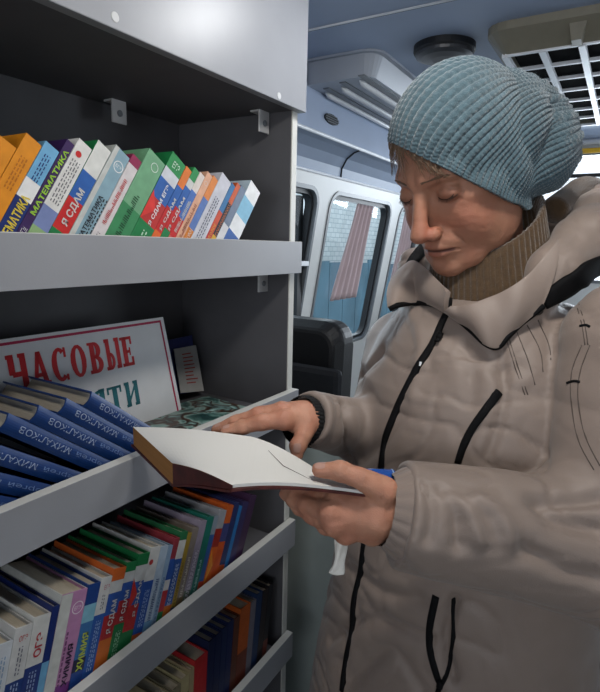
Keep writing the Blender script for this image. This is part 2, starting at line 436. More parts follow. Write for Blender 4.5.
adopt(MB().box((-.525, 1.60, ZC-.040), (-.455, 1.68, ZC)).build('mounting_block', mat('beige_block', '9B8C84', .6), bevel=.006), t)

# ceiling air unit with a black cell grille
t = empty('ceiling_air_unit', (0.05, 1.9, ZC), label='beige ceiling air unit with a white grid over black openings', cat='air conditioner')
M_ac = mat('aged_beige_plastic', '7E7A6C', .45, var=.06)
ax0, ax1, ay0, ay1 = -.350, .40, 1.385, 2.36
mb = MB(); lo = [(ax0+.045, ay0+.075), (ax1-.045, ay0+.075), (ax1-.045, ay1-.03), (ax0+.045, ay1-.03)]; hi = rrect(ax0, ay0, ax1, ay1, .05, 4)
lo = rrect(ax0+.04, ay0+.055, ax1-.04, ay1-.03, .012, 4); n = len(lo); bz = 1.912
mb.add([(x, y, ZC) for x, y in hi]+[(x, y, ZC-.018) for x, y in hi]+[(x, y, bz) for x, y in lo]+[(x, y, bz+.02) for x, y in lo],
       [(j*n+i, j*n+(i+1) % n, (j+1)*n+(i+1) % n, (j+1)*n+i) for j in range(3) for i in range(n)]+[tuple(range(3*n, 4*n))], M_ac)
adopt(mb.build('unit_housing', None), t)
adopt(MB().box((ax0+.05, ay0+.06, bz+.018), (ax1-.05, ay1-.04, bz+.0195)).build('opening_shade', mat('opening_shade_black', '040405', .9, spec=.05)), t)  # black sheet, puts the shade behind the grille openings into colour
gx0, gx1, gy0, gy1 = ax0+.042, ax1-.042, ay0+.058, ay1-.035
mb = MB(); nc, nr = 8, 7
for i in range(nc+1):
    x = gx0+(gx1-gx0)*i/nc; mb.box((x-.0075, gy0, bz-.004), (x+.0075, gy1, bz+.006), M_trim)
for j in range(nr+1):
    y = gy0+(gy1-gy0)*j/nr; mb.box((gx0, y-.005, bz-.002), (gx1, y+.005, bz+.006), M_trim)
adopt(mb.build('grille', None), t)
adopt(MB().prism([(-.17, 0), (-.13, 0), (-.14, -.05), (-.16, -.05)], 1, ay0+.01, ay0+.05, M_ac).build('catch', None, M=Matrix.Translation((0, 0, ZC-.012))), t)
# ceiling lamps (outside the frame, the lights that fill the van)
M_lamp = mat('lamp_diffuser', 'FFFFFF', .4, emit=('FFF6E8', 3.0))
for x, y, lb in ((-.06, .42, 'square white ceiling lamp over the aisle'), (-.30, .95, 'square white ceiling lamp in front of the bookcase')):
    t = empty('ceiling_lamp', (x, y, ZC), label=lb, cat='ceiling lamp')
    adopt(MB().box((x-.08, y-.08, ZC-.022), (x+.08, y+.08, ZC)).build('lamp_housing', M_plw, bevel=.005), t)
    adopt(MB().box((x-.065, y-.065, ZC-.027), (x+.065, y+.065, ZC-.022)).build('diffuser', M_lamp), t)

# seats and partition behind the bookcase
def seat(x0, x1, y, zt_, label, slope=.05):
    t = empty('passenger_seat', ((x0+x1)/2, y, 0), label=label, cat='seat')
    mb = MB(); n = 24
    pro = rrect(x0, .55, x1, zt_, .06, 6)
    def P(p, w): return (p[0], y+w+(p[1]-.55)*slope, p[1])
    k = len(pro); inn = [((a-(x0+x1)/2)*.90+(x0+x1)/2, (b-.9)*.93+.9) for a, b in pro]
    mb.add([P(p, -.035) for p in inn]+[P(p, .0) for p in pro]+[P(p, .06) for p in pro]+[P(p, .09) for p in inn],
           [tuple(range(k)), tuple(range(3*k, 4*k))]+[(j*k+i, j*k+(i+1) % k, (j+1)*k+(i+1) % k, (j+1)*k+i) for j in range(3) for i in range(k)], M_black)
    adopt(mb.build('backrest', None, smooth=False, bevel=.01), t)
    adopt(MB().box((x0+.01, y+.06, .42), (x1-.01, y+.50, .54)).build('seat_cushion', M_black2, bevel=.03), t)
    adopt(MB().box((x0+.05, y+.10, .0), (x1-.05, y+.42, .42)).build('seat_base', M_rub, bevel=.01), t)
    return t
s1 = seat(-1.05, -.655, 1.30, 1.235, 'black passenger seat behind the end of the bookcase')
adopt(MB().box((-.98, 1.235, .70), (-.62, 1.27, 1.12)).build('seat_pocket', M_black2, bevel=.02), s1)
structure(MB().box((-.98, 1.12, 0), (-.30, 1.14, 1.035)), 'wall_partition', M_part)
seat(.03, .45, 1.25, 1.0, 'dark seat low behind the woman\'s back at the right edge')
tag(MB().tube([(.02, 1.22, .55), (.02, 1.22, .93), (.05, 1.22, .97), (.40, 1.22, .97)], .012, mat('chrome_rail', '9AA4B0', .2, metal=1.0), 10).build('grab_rail', None, smooth=True), 'metal grab rail in front of the dark seat at the lower right', 'rail')

# outside: snowy ground, pale brick building, boards imitating a window reflection, white van
structure(MB().box((-12, -10, -.62), (6, 14, -.6)), 'ground', mat('snow', 'D6DEE6', .8, var=.08, scale=1.5))
M_brick = bpy.data.materials.new('pale_brick'); M_brick.use_nodes = True
_n = M_brick.node_tree.nodes; _l = M_brick.node_tree.links
_br = _n.new('ShaderNodeTexBrick'); _tc2 = _n.new('ShaderNodeTexCoord'); _mp = _n.new('ShaderNodeMapping'); _mp.inputs['Rotation'].default_value = (0, math.pi/2, math.pi/2)
_mp.vector_type = 'POINT'; _br.inputs['Color1'].default_value = srgb('D8DCDB'); _br.inputs['Color2'].default_value = srgb('C9CECD'); _br.inputs['Mortar'].default_value = srgb('8FA3AA'); _br.inputs['Scale'].default_value = 4.0; _br.inputs['Mortar Size'].default_value = .015
_sx = _n.new('ShaderNodeSeparateXYZ'); _cx = _n.new('ShaderNodeCombineXYZ'); _l.new(_tc2.outputs['Object'], _sx.inputs[0]); _l.new(_sx.outputs['Y'], _cx.inputs['X']); _l.new(_sx.outputs['Z'], _cx.inputs['Y']); _l.new(_cx.outputs[0], _br.inputs['Vector'])
_l.new(_br.outputs['Color'], _n['Principled BSDF'].inputs['Base Color']); _n['Principled BSDF'].inputs['Roughness'].default_value = .9
tag(MB().box((-3.8, 5.2, -.6), (-3.4, 12.0, 5.0), M_brick).build('brick_building', None), 'pale brick building seen through the middle side window', 'building')
M_reflect = mat('blue_grey_boards', '4C6A78', .8, var=.25, scale=3)
t = empty('reflection_boards', (-2.4, 5, -.6), label='added blue grey boards outside imitating the reflection low in the side windows', cat='reflection boards')  # invented boards give the dark bluish reflection of the lower glass
for i in range(26): adopt(MB().box((-2.42, 1.8+i*.3, -.6), (-2.4, 2.09+i*.3, 1.28+.03*math.sin(i*1.7))).build('reflection_board', M_reflect), t)
adopt(MB().box((-2.46, 1.8, .9), (-2.42, 9.6, 1.0)).build('reflection_rail', M_reflect), t)

# white van parked outside
PV = empty('parked_van', (-2.9, 4.3, -.6), label='white van parked outside, seen through the left part of the middle side window', cat='van')
M_pv = mat('white_paint', 'F2F4F6', .3, var=.01, coat=.3)
mb = MB(); o_ = rrect(3.55, -.25, 4.35, 1.86, .10, 5); k_ = len(o_)
mb.add([(-2.55, y, z) for y, z in o_]+[(-2.52, 3.95+(y-3.95)*.96, .8+(z-.8)*.97) for y, z in o_]+[(-3.4, y, z) for y, z in o_], [tuple(range(k_, 2*k_)), tuple(range(2*k_, 3*k_))]+[(i, (i+1) % k_, k_+(i+1) % k_, k_+i) for i in range(k_)]+[(i, (i+1) % k_, 2*k_+(i+1) % k_, 2*k_+i) for i in range(k_)], M_pv)
adopt(mb.build('van_body', None), PV)
adopt(MB().add([(-2.517, y, z) for y, z in rrect(3.75, 1.25, 4.25, 1.66, .05, 4)], [tuple(range(20))], mat('van_window', '8FA0B0', .15)).build('van_window', None, fix=False), PV)
for y_ in (3.7, 4.2):
    adopt(MB().tube([(-2.53, y_, -.36), (-2.75, y_, -.36)], .24, M_rub, 24).build('wheel', None, smooth=False), PV)

# ------------------------------------------------------------------ bookcase
XF, XB = -.580, -.905          # front of the lips, back of the case
BC = empty('bookcase', (-.74, .5, 0), label='tall light grey laminate bookcase along the left wall of the van', cat='bookcase')
def bpart(mb, name, m=None, bevel=.0012): return adopt(mb.build(name, m, bevel=bevel), BC)
RAILS = [(1.456, 1.392), (1.138, 1.073), (.8266, .763), (.530, .466)]
YS, YE = -.02, .9606
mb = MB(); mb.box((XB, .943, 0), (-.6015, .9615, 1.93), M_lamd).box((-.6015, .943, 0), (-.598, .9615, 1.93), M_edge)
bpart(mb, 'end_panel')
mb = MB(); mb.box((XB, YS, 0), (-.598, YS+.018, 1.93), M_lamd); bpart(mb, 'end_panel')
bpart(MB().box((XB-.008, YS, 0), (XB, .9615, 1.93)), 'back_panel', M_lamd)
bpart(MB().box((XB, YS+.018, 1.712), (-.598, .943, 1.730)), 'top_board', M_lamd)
bpart(MB().box((-.598, YS, 1.710), (XF, YE+.004, 1.935)), 'fascia', M_lam, .0015)
for zt_, zb_ in RAILS:
    mb = MB().box((-.596, YS, zb_), (XF, YE, zt_), M_lam).box((-.597, YS, zt_-.0004), (XF-.0005, YE+.0006, zt_+.0006), M_edge)
    bpart(mb, 'shelf_lip', None, .0008)
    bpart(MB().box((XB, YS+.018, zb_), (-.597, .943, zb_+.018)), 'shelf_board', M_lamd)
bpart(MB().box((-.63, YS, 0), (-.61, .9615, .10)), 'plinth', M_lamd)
for px, py, X in ((263, 121, -.655), (119, 133, -.86), (262, 284, -.655)):
    c = onX(px, py, X); zc = 1.712 if py < 200 else 1.392
    h = .018
    mb = MB().box((X, c[1]-.017, zc-.042), (X+.004, c[1]+.017, zc), M_plw).box((X-.02, c[1]-.017, zc-.004), (X, c[1]+.017, zc), M_plw).box((X-.02, c[1]+.013, zc-.036), (X, c[1]+.017, zc), M_plw)
    b = bpart(mb, 'corner_bracket')
    mb = disc(MB(), (0, 0, 0), [(.006, 0), (.006, .002), (.004, .003)], 16, M_grey)
    s = adopt(mb.build('bracket_screw', None, M=Matrix.Translation((X+.004, c[1], zc-.024)) @ Matrix.Rotation(math.pi/2, 4, 'Y')), BC); s.parent = b; s.matrix_parent_inverse = Matrix()
for px, py in ((115, 17), (279, 96)):
    c = onX(px, py, XF)
    mb = disc(MB(), (0, 0, 0), [(.006, 0), (.006, .0006), (.005, .001)], 20, M_plw)
    adopt(mb.build('screw_cap', None, M=Matrix.Translation(tuple(c)) @ Matrix.Rotation(math.pi/2, 4, 'Y')), BC)

# ------------------------------------------------------------------ books
PAPER = mat('book_pages', 'B0A694', .9, var=.10, scale=3, stretch=(20, 400, 1))
_cc = {}
def cov(h):
    if h not in _cc: _cc[h] = mat('cover_'+h, tuple(x*.80 for x in srgb(h)[:3]), .42, var=.10, scale=60, spec=.35)
    return _cc[h]
def spine_art(bk, t, h, items, lift=0.0):
    """printed words and marks on the spine; items: (kind, z0, z1, colour, text, y0, y1) in fractions of the spine"""
    mb = MB()
    for it in items:
        kind, z0, z1, c, s, y0, y1 = (it+(None,)*7)[:7]
        y0 = .2 if y0 is None else y0; y1 = .8 if y1 is None else y1; m = cov(c)
        if kind == 'up':      # reads from the foot to the head
            text_into(mb, s, (.0005, y1*t, z0*h), (0, 0, 1), (0, -1, 0), (y1-y0)*t, m, (z1-z0)*h, bold=.0 if lift else .025)
        elif kind == 'word':  # a title whose letters cannot be read: a row of upright strokes
            rnd = random.Random(int(z0*977)+int(h*1e4)); z = z0*h; ch = (y1-y0)*t
            while z < z1*h:
                l = ch*rnd.uniform(.12, .22); yy = y0*t+(ch*.5*(rnd.random() < .3)); mb.add([(.0005, yy, z), (.0005, y1*t, z), (.0005, y1*t, z+l), (.0005, yy, z+l)], [(0, 1, 2, 3)], m); z += l+ch*rnd.uniform(.14, .3)
        elif kind == 'flat':  # reads across the spine
            text_into(mb, s, (.0005, y0*t, z0*h), (0, 1, 0), (0, 0, 1), (z1-z0)*h, m, (y1-y0)*t)
        elif kind == 'ring':
            cy, cz, r = (y0+y1)/2*t, (z0+z1)/2*h, (y1-y0)/2*t
            n = 20; vs = [(.0006, cy+r*f*math.cos(2*math.pi*i/n), cz+r*f*math.sin(2*math.pi*i/n)) for f in (1, .86) for i in range(n)]
            mb.add(vs, [(i, (i+1) % n, n+(i+1) % n, n+i) for i in range(n)], m)
            if s: text_into(mb, s, (.0006, cy-r*.6, cz-r*.3), (0, 1, 0), (0, 0, 1), r*.6, m, r*1.2)
        elif kind == 'disc':
            cy, cz, r = (y0+y1)/2*t, (z0+z1)/2*h, (y1-y0)/2*t
            n = 20; mb.add([(.0005, cy+r*math.cos(2*math.pi*i/n), cz+r*math.sin(2*math.pi*i/n)) for i in range(n)], [tuple(range(n))], m)
        elif kind == 'patch': mb.add([(.0005, y0*t, z0*h), (.0005, y1*t, z0*h), (.0005, y1*t, z1*h), (.0005, y0*t, z1*h)], [(0, 1, 2, 3)], m)
        elif kind == 'tri': mb.add([(.00055, y0*t, z0*h), (.00055, y1*t, (z0+z1)/2*h), (.00055, y0*t, z1*h)], [(0, 1, 2)], m)
        elif kind == 'fine':  # rows of print too small to read
            rnd = random.Random(int(z0*1000)+int(t*1e5)); y = y0
            while y < y1:
                z = z0
                while z < z1:
                    l = rnd.uniform(.012, .035); mb.add([(.0005, y*t, z*h), (.0005, (y+.07)*t, z*h), (.0005, (y+.07)*t, min(z+l, z1)*h), (.0005, y*t, min(z+l, z1)*h)], [(0, 1, 2, 3)], m); z += l+.012
                y += .17
    if lift: mb.v = [(lift*math.sin(math.pi*min(max(y/t, 0), 1))+.0003, y, z) for x, y, z in mb.v]
    if mb.v: mb.build('spine_print', None, bk, fix=False)
def book(label, y, z, lean, t, h, d, bands, art=(), X=-.602, group=None, rounded=False, cat='book', side=None, name='book', top=None):
    """a book standing on its foot, spine to the aisle, leaning towards +Y by `lean` degrees"""
    bk = empty(name, (0, 0, 0), label=label, cat=cat, group=group)
    th = math.radians(lean)
    # pivot: the lower corner that touches the shelf board
    bk.rotation_euler = (-th, 0, 0)
    # local frame: x towards the aisle, y thickness, z height
    if lean >= 0: bk.location = (X, y-0, z+t*math.sin(th))
    else: bk.location = (X, y, z)
    c = .0022; mb = MB()
    def prof(z0, z1, m, ms):
        if rounded:
            k = 8; out = [(.004*math.sin(math.pi*i/k), t*i/k) for i in range(k+1)]; inn = [(a-c, c+(t-2*c)*i/k) for i, (a, b) in enumerate(out)]
        else: out = [(0, 0), (0, t)]; inn = [(-c, c), (-c, t-c)]
        P = [(-d, 0)]+out+[(-d, t)]; Q = [(-d, t-c)]+inn[::-1]+[(-d, c)]
        # boards and spine as one U-shaped strip of quads
        A = [(-d, 0)]+out+[(-d, t)]; Bq = [(-d, c)]+inn+[(-d, t-c)]; n = len(A)
        vs = [(a, b, z0) for a, b in A]+[(a, b, z1) for a, b in A]+[(a, b, z0) for a, b in Bq]+[(a, b, z1) for a, b in Bq]
        for i in range(n-1):
            mm = ms if i in (0, n-2) and ms else m
            mb.add([vs[j] for j in (i, i+1, n+i+1, n+i)], [(0, 1, 2, 3)], mm)
            mb.add([vs[j] for j in (2*n+i, 3*n+i, 3*n+i+1, 2*n+i+1)], [(0, 1, 2, 3)], m)
            mb.add([vs[j] for j in (n+i, n+i+1, 3*n+i+1, 3*n+i)], [(0, 1, 2, 3)], mm)
            mb.add([vs[j] for j in (i, 2*n+i, 2*n+i+1, i+1)], [(0, 1, 2, 3)], mm)
        for i in (0, n-1): mb.add([vs[j] for j in (i, n+i, 3*n+i, 2*n+i)], [(0, 1, 2, 3)], mm)
    z0 = 0.0
    for frac, col in bands:
        z1 = z0+frac*h; prof(z0, z1, cov(col), cov(side) if side else None); z0 = z1
    mb.build('cover', None, bk, smooth=False, fix=False)
    p = .003 if t > .006 else .0015
    MB().box((-d+.003, c, .002), (-c-.0005 if not rounded else -.0008, t-c, h-p-(.001 if not rounded else .003)), PAPER).build('page_block', None, bk)
    spine_art(bk, t, h, art, .004 if rounded else 0)
    return bk
WH, NV, BL, LB, GN, LG, RD, OR, YE_, PU, PK, GY, BK = 'C9C9C6', '1C2F6E', '2F5FA8', '6FA9CF', '1F7A45', '5E9E74', 'C22A2A', 'D9702A', 'DBA92C', '4A2A6A', 'C987AE', '9DAAB0', '20222A'
G1 = 'leaning textbooks on the upper shelf'
# y where the spine crosses the lip, taken from the photograph; thickness follows from the next one
zs = RAILS[0][1]+.018
def run(rows, zs, zref, X, group, lean0, lean1, hs0=1.0, hs1=1.0):
    ys = [r[0] for r in rows]
    for i, r in enumerate(rows):
        yA, label, h, bands, art = r[:5]; kw = r[5] if len(r) > 5 else {}
        if label is None: continue
        f = (yA-ys[0])/(ys[-1]-ys[0]); lean = kw.pop('lean', lean0+(lean1-lean0)*f); th = math.radians(lean)
        yB = ys[i+1]; t = (yB-yA)*math.cos(th)-.0005; h = h*(hs0+(hs1-hs0)*f)
        # the left edge of the spine passes through (yA, zref); bottom-left corner is at z = zs + t*sin
        zb_ = zs+t*math.sin(th); y = yA-(zref-zb_)*math.tan(th)
        book(label, y, zs, lean, t, h, kw.pop('d', .145), bands, art, X=X, group=group, **kw)
T = [
 (0.283, 'orange book with a white spine label, first at the left edge of the upper shelf', .185, [(.25, OR), (.45, WH), (.3, 'D98A1E')], [('word', .3, .66, BK, '', .3, .6)]),
 (0.312, 'thick orange book, second from the left edge of the upper shelf', .195, [(1, 'D98A1E')], [('fine', .6, .85, 'B0671A', '', .3, .7)]),
 (0.338, 'blue and white book with yellow lettering on the upper shelf', .190, [(.55, NV), (.15, 'E3E3E3'), (.30, LB)], [('up', .14, .58, 'D8C23A', 'МАТЕМАТИКА', .25, .8), ('fine', .7, .92, NV, '', .3, .8)]),
 (0.362, 'dark purple book with bright green lettering on the upper shelf', .205, [(.08, 'DADADA'), (.92, '3B2456')], [('up', .42, .93, '9BCB3C', 'МАТЕМАТИКА', .2, .8), ('fine', .05, .32, WH, '', .25, .8)]),
 (0.376, 'white book with pale green foot and small red print on the upper shelf', .203, [(.3, '8FB07A'), (.16, '7583B0'), (.54, 'DAD9D6')], [('fine', .5, .85, '6A6A70', '', .2, .75), ('disc', .86, .94, RD, '', .2, .6), ('up', .06, .26, 'E8EBDD', 'егэ', .2, .7)]),
 (0.402, 'green footed book with red and blue spine bands left of the grey blue one', .205, [(.28, GN), (.25, RD), (.22, BL), (.25, 'D5D6D2')], [('up', .33, .62, WH, 'Я СДАМ', .2, .7), ('fine', .05, .24, WH, '', .25, .8)], dict(side=GN)),
 (0.430, 'wide grey blue book with a ringed badge at the head of its spine', .200, [(.12, '2E6E8F'), (.88, '86A6B4')], [('patch', 0, 1, 'BFC1BD', '', 0, .26), ('up', .22, .60, BK, 'МАТЕМАТИКА', .42, .68), ('fine', .2, .6, BK, '', .74, .95), ('ring', .8, .95, 'E8E8E8', 'ЕГЭ', .35, .95)], dict(side='B9BDB8')),
 (0.463, 'white book with red lettering down its spine on the upper shelf', .197, [(.92, 'CFC9CA'), (.08, '8E2A50')], [('word', .38, .78, RD, '', .3, .65), ('fine', .06, .3, '444444', '', .35, .6)]),
 (0.485, 'plain green book with dark lettering left of the tricolour green one', .200, [(.5, '3C8657'), (.5, '6FA37D')], [('word', .2, .62, '1D4A30', '', .35, .6), ('ring', .86, .95, 'D8E4DC', '', .4, .8)]),
 (0.528, 'wide green book with a red arrow on its spine', .205, [(.36, GN), (.22, 'B8312F'), (.18, BL), (.1, 'C9CCD3'), (.14, '2C8A4C')], [('tri', .36, .62, 'D83A34', '', .0, .55), ('up', .36, .74, 'E4E4E4', 'Я СДАМ ЕГЭ', .45, .68), ('fine', .03, .3, 'B9D8BE', '', .45, .75), ('flat', .89, .95, 'D8E8DA', 'ЕГЭ', .3, .75)], dict(side=GN)),
 (0.568, 'narrow orange book with red and blue spine bands beside the wide green one', .196, [(.34, 'D9662A'), (.24, RD), (.22, BL), (.2, 'D9762E')], [('up', .36, .68, WH, 'Я СДАМ', .3, .75)]),
 (0.585, 'narrow green topped book right of the narrow orange one', .197, [(.36, GN), (.22, RD), (.22, BL), (.08, WH), (.12, '2C8A4C')], [('up', .36, .70, WH, 'Я СДАМ', .3, .75)]),
 (0.602, 'peach and blue narrow book in the middle right of the upper shelf', .190, [(.3, 'CF6A5E'), (.2, RD), (.3, '4A6FB5'), (.2, 'D9CFC8')], [('word', .36, .70, WH, '', .3, .75)]),
 (0.618, 'peach book with orange lettering and a ringed badge on the upper shelf', .193, [(.25, 'C9606A'), (.75, 'D9A789')], [('word', .3, .65, '8A3E22', '', .3, .75), ('ring', .84, .94, WH, '', .2, .8)]),
 (0.635, 'orange and blue book between the peach one and the white one', .187, [(.4, 'CC7A25'), (.35, '5A78B5'), (.25, 'D8833F')], [('fine', .1, .4, WH, '', .3, .7)]),
 (0.652, 'white book with small grey print right of the middle of the upper shelf', .186, [(1, 'C6C7D0')], [('fine', .2, .75, '55586A', '', .3, .8)]),
 (0.687, 'thin blue and red book on the upper shelf near its right end', .180, [(.4, 'B83030'), (.25, 'C84A28'), (.35, '2F6DA0')], [('fine', .1, .5, YE_, '', .3, .8)]),
 (0.701, 'thin yellow and black book on the upper shelf near its right end', .183, [(.35, 'D3A62C'), (.4, BK), (.25, 'C4572A')], [('fine', .35, .8, OR, '', .3, .8)]),
 (0.714, 'thin white book squeezed between the yellow one and the last one', .175, [(.5, 'CFCFD2'), (.5, '6C7A90')], []),
 (0.734, 'white and blue book at the right end of the upper shelf', .175, [(.35, '2858A0'), (.2, 'E1E4E6'), (.25, '7FB6D2'), (.2, 'E4E6E6')], [('fine', .1, .8, '556066', '', .3, .6)] and [], dict(side='A9BBC6')),
 (0.778, None, 0, 0, 0)]
run(T, zs, 1.458, -.603, G1, 32, 37, .89, .96)

# blue set leaning the other way on the middle shelf
zs2 = RAILS[1][1]+.018
h2 = .214
BLUE = cov('17386F')
yt = [.462, .4225, .383, .3435, .304, .262, .220]; lns = [52, 52, 52, 52, 55, 57, 58]
lab = ['topmost and rightmost of the blue cloth volumes, nearest the sign\'s teal letters', 'second blue cloth volume from the right in the leaning row', 'third blue cloth volume from the right in the leaning row', 'fourth blue cloth volume from the right, its lettering bright', 'fifth blue cloth volume from the right, cut by the left frame edge', 'lowest visible blue cloth volume at the left edge of the middle shelf', 'blue cloth volume farthest left, mostly outside the frame']
for i, y in enumerate(yt):
    th = math.radians(lns[i]); dy = (yt[i]-yt[i+1]) if i < 6 else .05
    tb = .0236 if i < 4 else .0225
    yb = y + h2*math.sin(th) - tb*math.cos(th)
    if i > 3: yb = yb_prev - .045
    yb_prev = yb
    art = [('up', .50, .90, '96A3BE', 'МИХАЛКОВ', .32, .68), ('up', .16, .45, '6A80AC', 'Сергей', .34, .68)]
    book(lab[i], yb, zs2, -lns[i], tb, h2, .150, [(1, '17386F')], art, X=-.618, group='blue volumes leaning on the middle shelf', rounded=True)

# third shelf, seen from above
zs3 = RAILS[2][1]+.018
G3 = 'textbooks on the third shelf'
U = [
 (.235, 'pale book at the lower left corner of the third shelf', .200, [(1, 'B9BEC2')], []),
 (.262, 'light blue book at the lower left corner of the third shelf, before the white one', .200, [(.6, '6E8FB0'), (.4, WH)], []),
 (.287, 'white book with pale blue print near the lower left corner', .195, [(1, 'C8CDD2')], [('up', .3, .6, '7A96B4', 'ОГЭ', .4, .8), ('fine', .5, .9, '7A96B4', '', .3, .7)], dict(top=1)),
 (.311, 'white and navy book with red lettering on its top, left of the red ОГЭ one', .203, [(.62, '27407E'), (.38, 'CBCBC9')], [('flat', .90, .94, RD, 'ОГЭ', .3, .8), ('fine', .3, .6, 'AFC0DD', '', .3, .8), ('fine', .66, .86, '666677', '', .4, .7)]),
 (.336, 'white and navy book with a large red ОГЭ on its spine', .203, [(.64, '2C3F7C'), (.36, 'D4D4D0')], [('up', .70, .88, 'B33440', 'ОГЭ', .3, .75), ('fine', .3, .6, '9FB0D2', '', .3, .8)]),
 (.362, 'dark blue book with a light blue band, left of the pink one', .208, [(.3, WH), (.3, LB), (.4, NV)], []),
 (.374, 'thick pink and white chemistry book with a ringed badge on the third shelf', .208, [(.3, '7A3F86'), (.7, 'B985AE')], [('patch', .0, 1.0, 'C9CBC6', '', .0, .42), ('up', .28, .60, '2E1F3E', 'ХИМИЯ', .62, .84), ('ring', .80, .94, 'E9DDE6', 'ЕГЭ', .5, .94), ('fine', .3, .7, '7A4A76', '', .48, .56)], dict(side='C9CBC6')),
 (.418, 'blue chemistry book with yellow green lettering on the third shelf', .206, [(.32, '24458A'), (.10, '2A2A4A'), (.28, '3D6FA5'), (.14, '7FB4C8'), (.16, '1E3F80')], [('up', .32, .62, 'B9C94A', 'ХИМИЯ', .3, .8)]),
 (.441, 'white topped blue book with a red foot on the third shelf', .205, [(.2, 'B03038'), (.50, '2C57A0'), (.30, 'C9CAC8')], [('fine', .25, .65, '9DB3DA', '', .3, .8), ('fine', .74, .86, '444455', '', .4, .7), ('flat', .9, .94, 'B0405A', 'ЕГЭ', .4, .9)]),
 (.462, 'book with a broad orange top on the third shelf', .207, [(.42, 'C4672A'), (.2, 'A92F34'), (.18, '2E55A0'), (.1, WH), (.10, 'D2662C')], [('up', .46, .74, WH, 'Я СДАМ', .3, .75)]),
 (.488, 'first of the two green topped books on the third shelf', .206, [(.48, '1E7240'), (.2, 'A92F34'), (.15, '2E55A0'), (.09, WH), (.08, GN)], [('up', .5, .76, WH, 'Я СДАМ', .3, .75), ('fine', .1, .42, '9CC8A8', '', .35, .7)]),
 (.510, 'wider of the two green topped books on the third shelf', .208, [(.34, '1E7240'), (.22, 'B22E30'), (.2, '2E55A0'), (.14, WH), (.10, GN)], [('tri', .5, .8, 'C23530', '', 0, .6), ('up', .45, .8, WH, 'Я СДАМ', .5, .8)]),
 (.536, 'white topped blue book with a red oval mark on the third shelf', .208, [(.24, 'C05A2A'), (.46, '26509C'), (.30, 'CBCBC8')], [('disc', .8, .94, 'B03A3A', '', .1, .5), ('fine', .3, .62, '9DB3DA', '', .35, .8)]),
 (.560, 'white and pale blue book right of the red oval one', .200, [(.3, '6F9CC0'), (.7, 'A9BACB')], [('word', .3, .7, '2E4F80', '', .3, .7)]),
 (.580, 'thin pale blue book on the third shelf', .195, [(1, '88A2BC')], [('fine', .2, .7, '33507A', '', .3, .7)]),
 (.592, 'thin red white and blue book in the middle of the third shelf', .203, [(.3, '2F7A4A'), (.2, 'B23038'), (.1, WH), (.2, '2E55A0'), (.2, '9A3A44')], []),
 (.606, 'white book with a green top edge in the middle of the third shelf', .206, [(.3, 'C06A2A'), (.44, '30569A'), (.18, 'D0D0CD'), (.08, '2C6E46')], [('fine', .3, .7, 'C8D4E8', '', .3, .8)]),
 (.626, 'thin yellow and brown book on the third shelf', .198, [(.25, '3B4F7A'), (.75, 'A08634')], [('fine', .2, .7, '2A2416', '', .3, .7)]),
 (.638, 'brown grey book with dark print on the third shelf', .200, [(.3, '6B5A40'), (.7, '80766E')], [('word', .3, .7, 'D0C8BC', '', .3, .7)]),
 (.656, 'lilac grey book on the third shelf beside the teal one', .206, [(.3, '5A6A5A'), (.7, '8E8596')], [('fine', .2, .7, 'D6D0DC', '', .3, .7)]),
 (.676, 'teal green book on the third shelf', .205, [(1, '1D6A5E')], [('word', .2, .55, 'A7CFC5', '', .35, .65)]),
 (.697, 'blue book with a pale top on the third shelf right of the teal one', .200, [(.3, 'B0402A'), (.5, '2E5590'), (.2, '7E8A96')], []),
 (.712, 'flame orange book on the third shelf', .203, [(.6, 'C4561E'), (.2, '8E2A22'), (.2, '8F9197')], [('tri', .2, .6, 'E08A2A', '', .1, .8)]),
 (.735, 'second flame orange book, right of the first', .205, [(.6, 'B84A1C'), (.2, '3A3F70'), (.2, 'B5521E')], []),
 (.757, 'dark blue book with an orange foot near the right end of the third shelf', .203, [(.3, 'A8481E'), (.7, '232C58')], []),
 (.777, 'bright blue thin book near the right end of the third shelf', .190, [(1, '2467A0')], []),
 (.790, 'dark violet book leaning at the right end of the third shelf', .190, [(1, '322B52')], [('patch', .1, .22, '8A86A0', '', .2, .8)]),
 (.812, 'plum coloured book leaning against the end panel of the third shelf', .195, [(1, '3A2440')], []),
 (.838, None, 0, 0, 0)]
run(U, zs3, .925, -.604, G3, 14, 25, .91, .84)

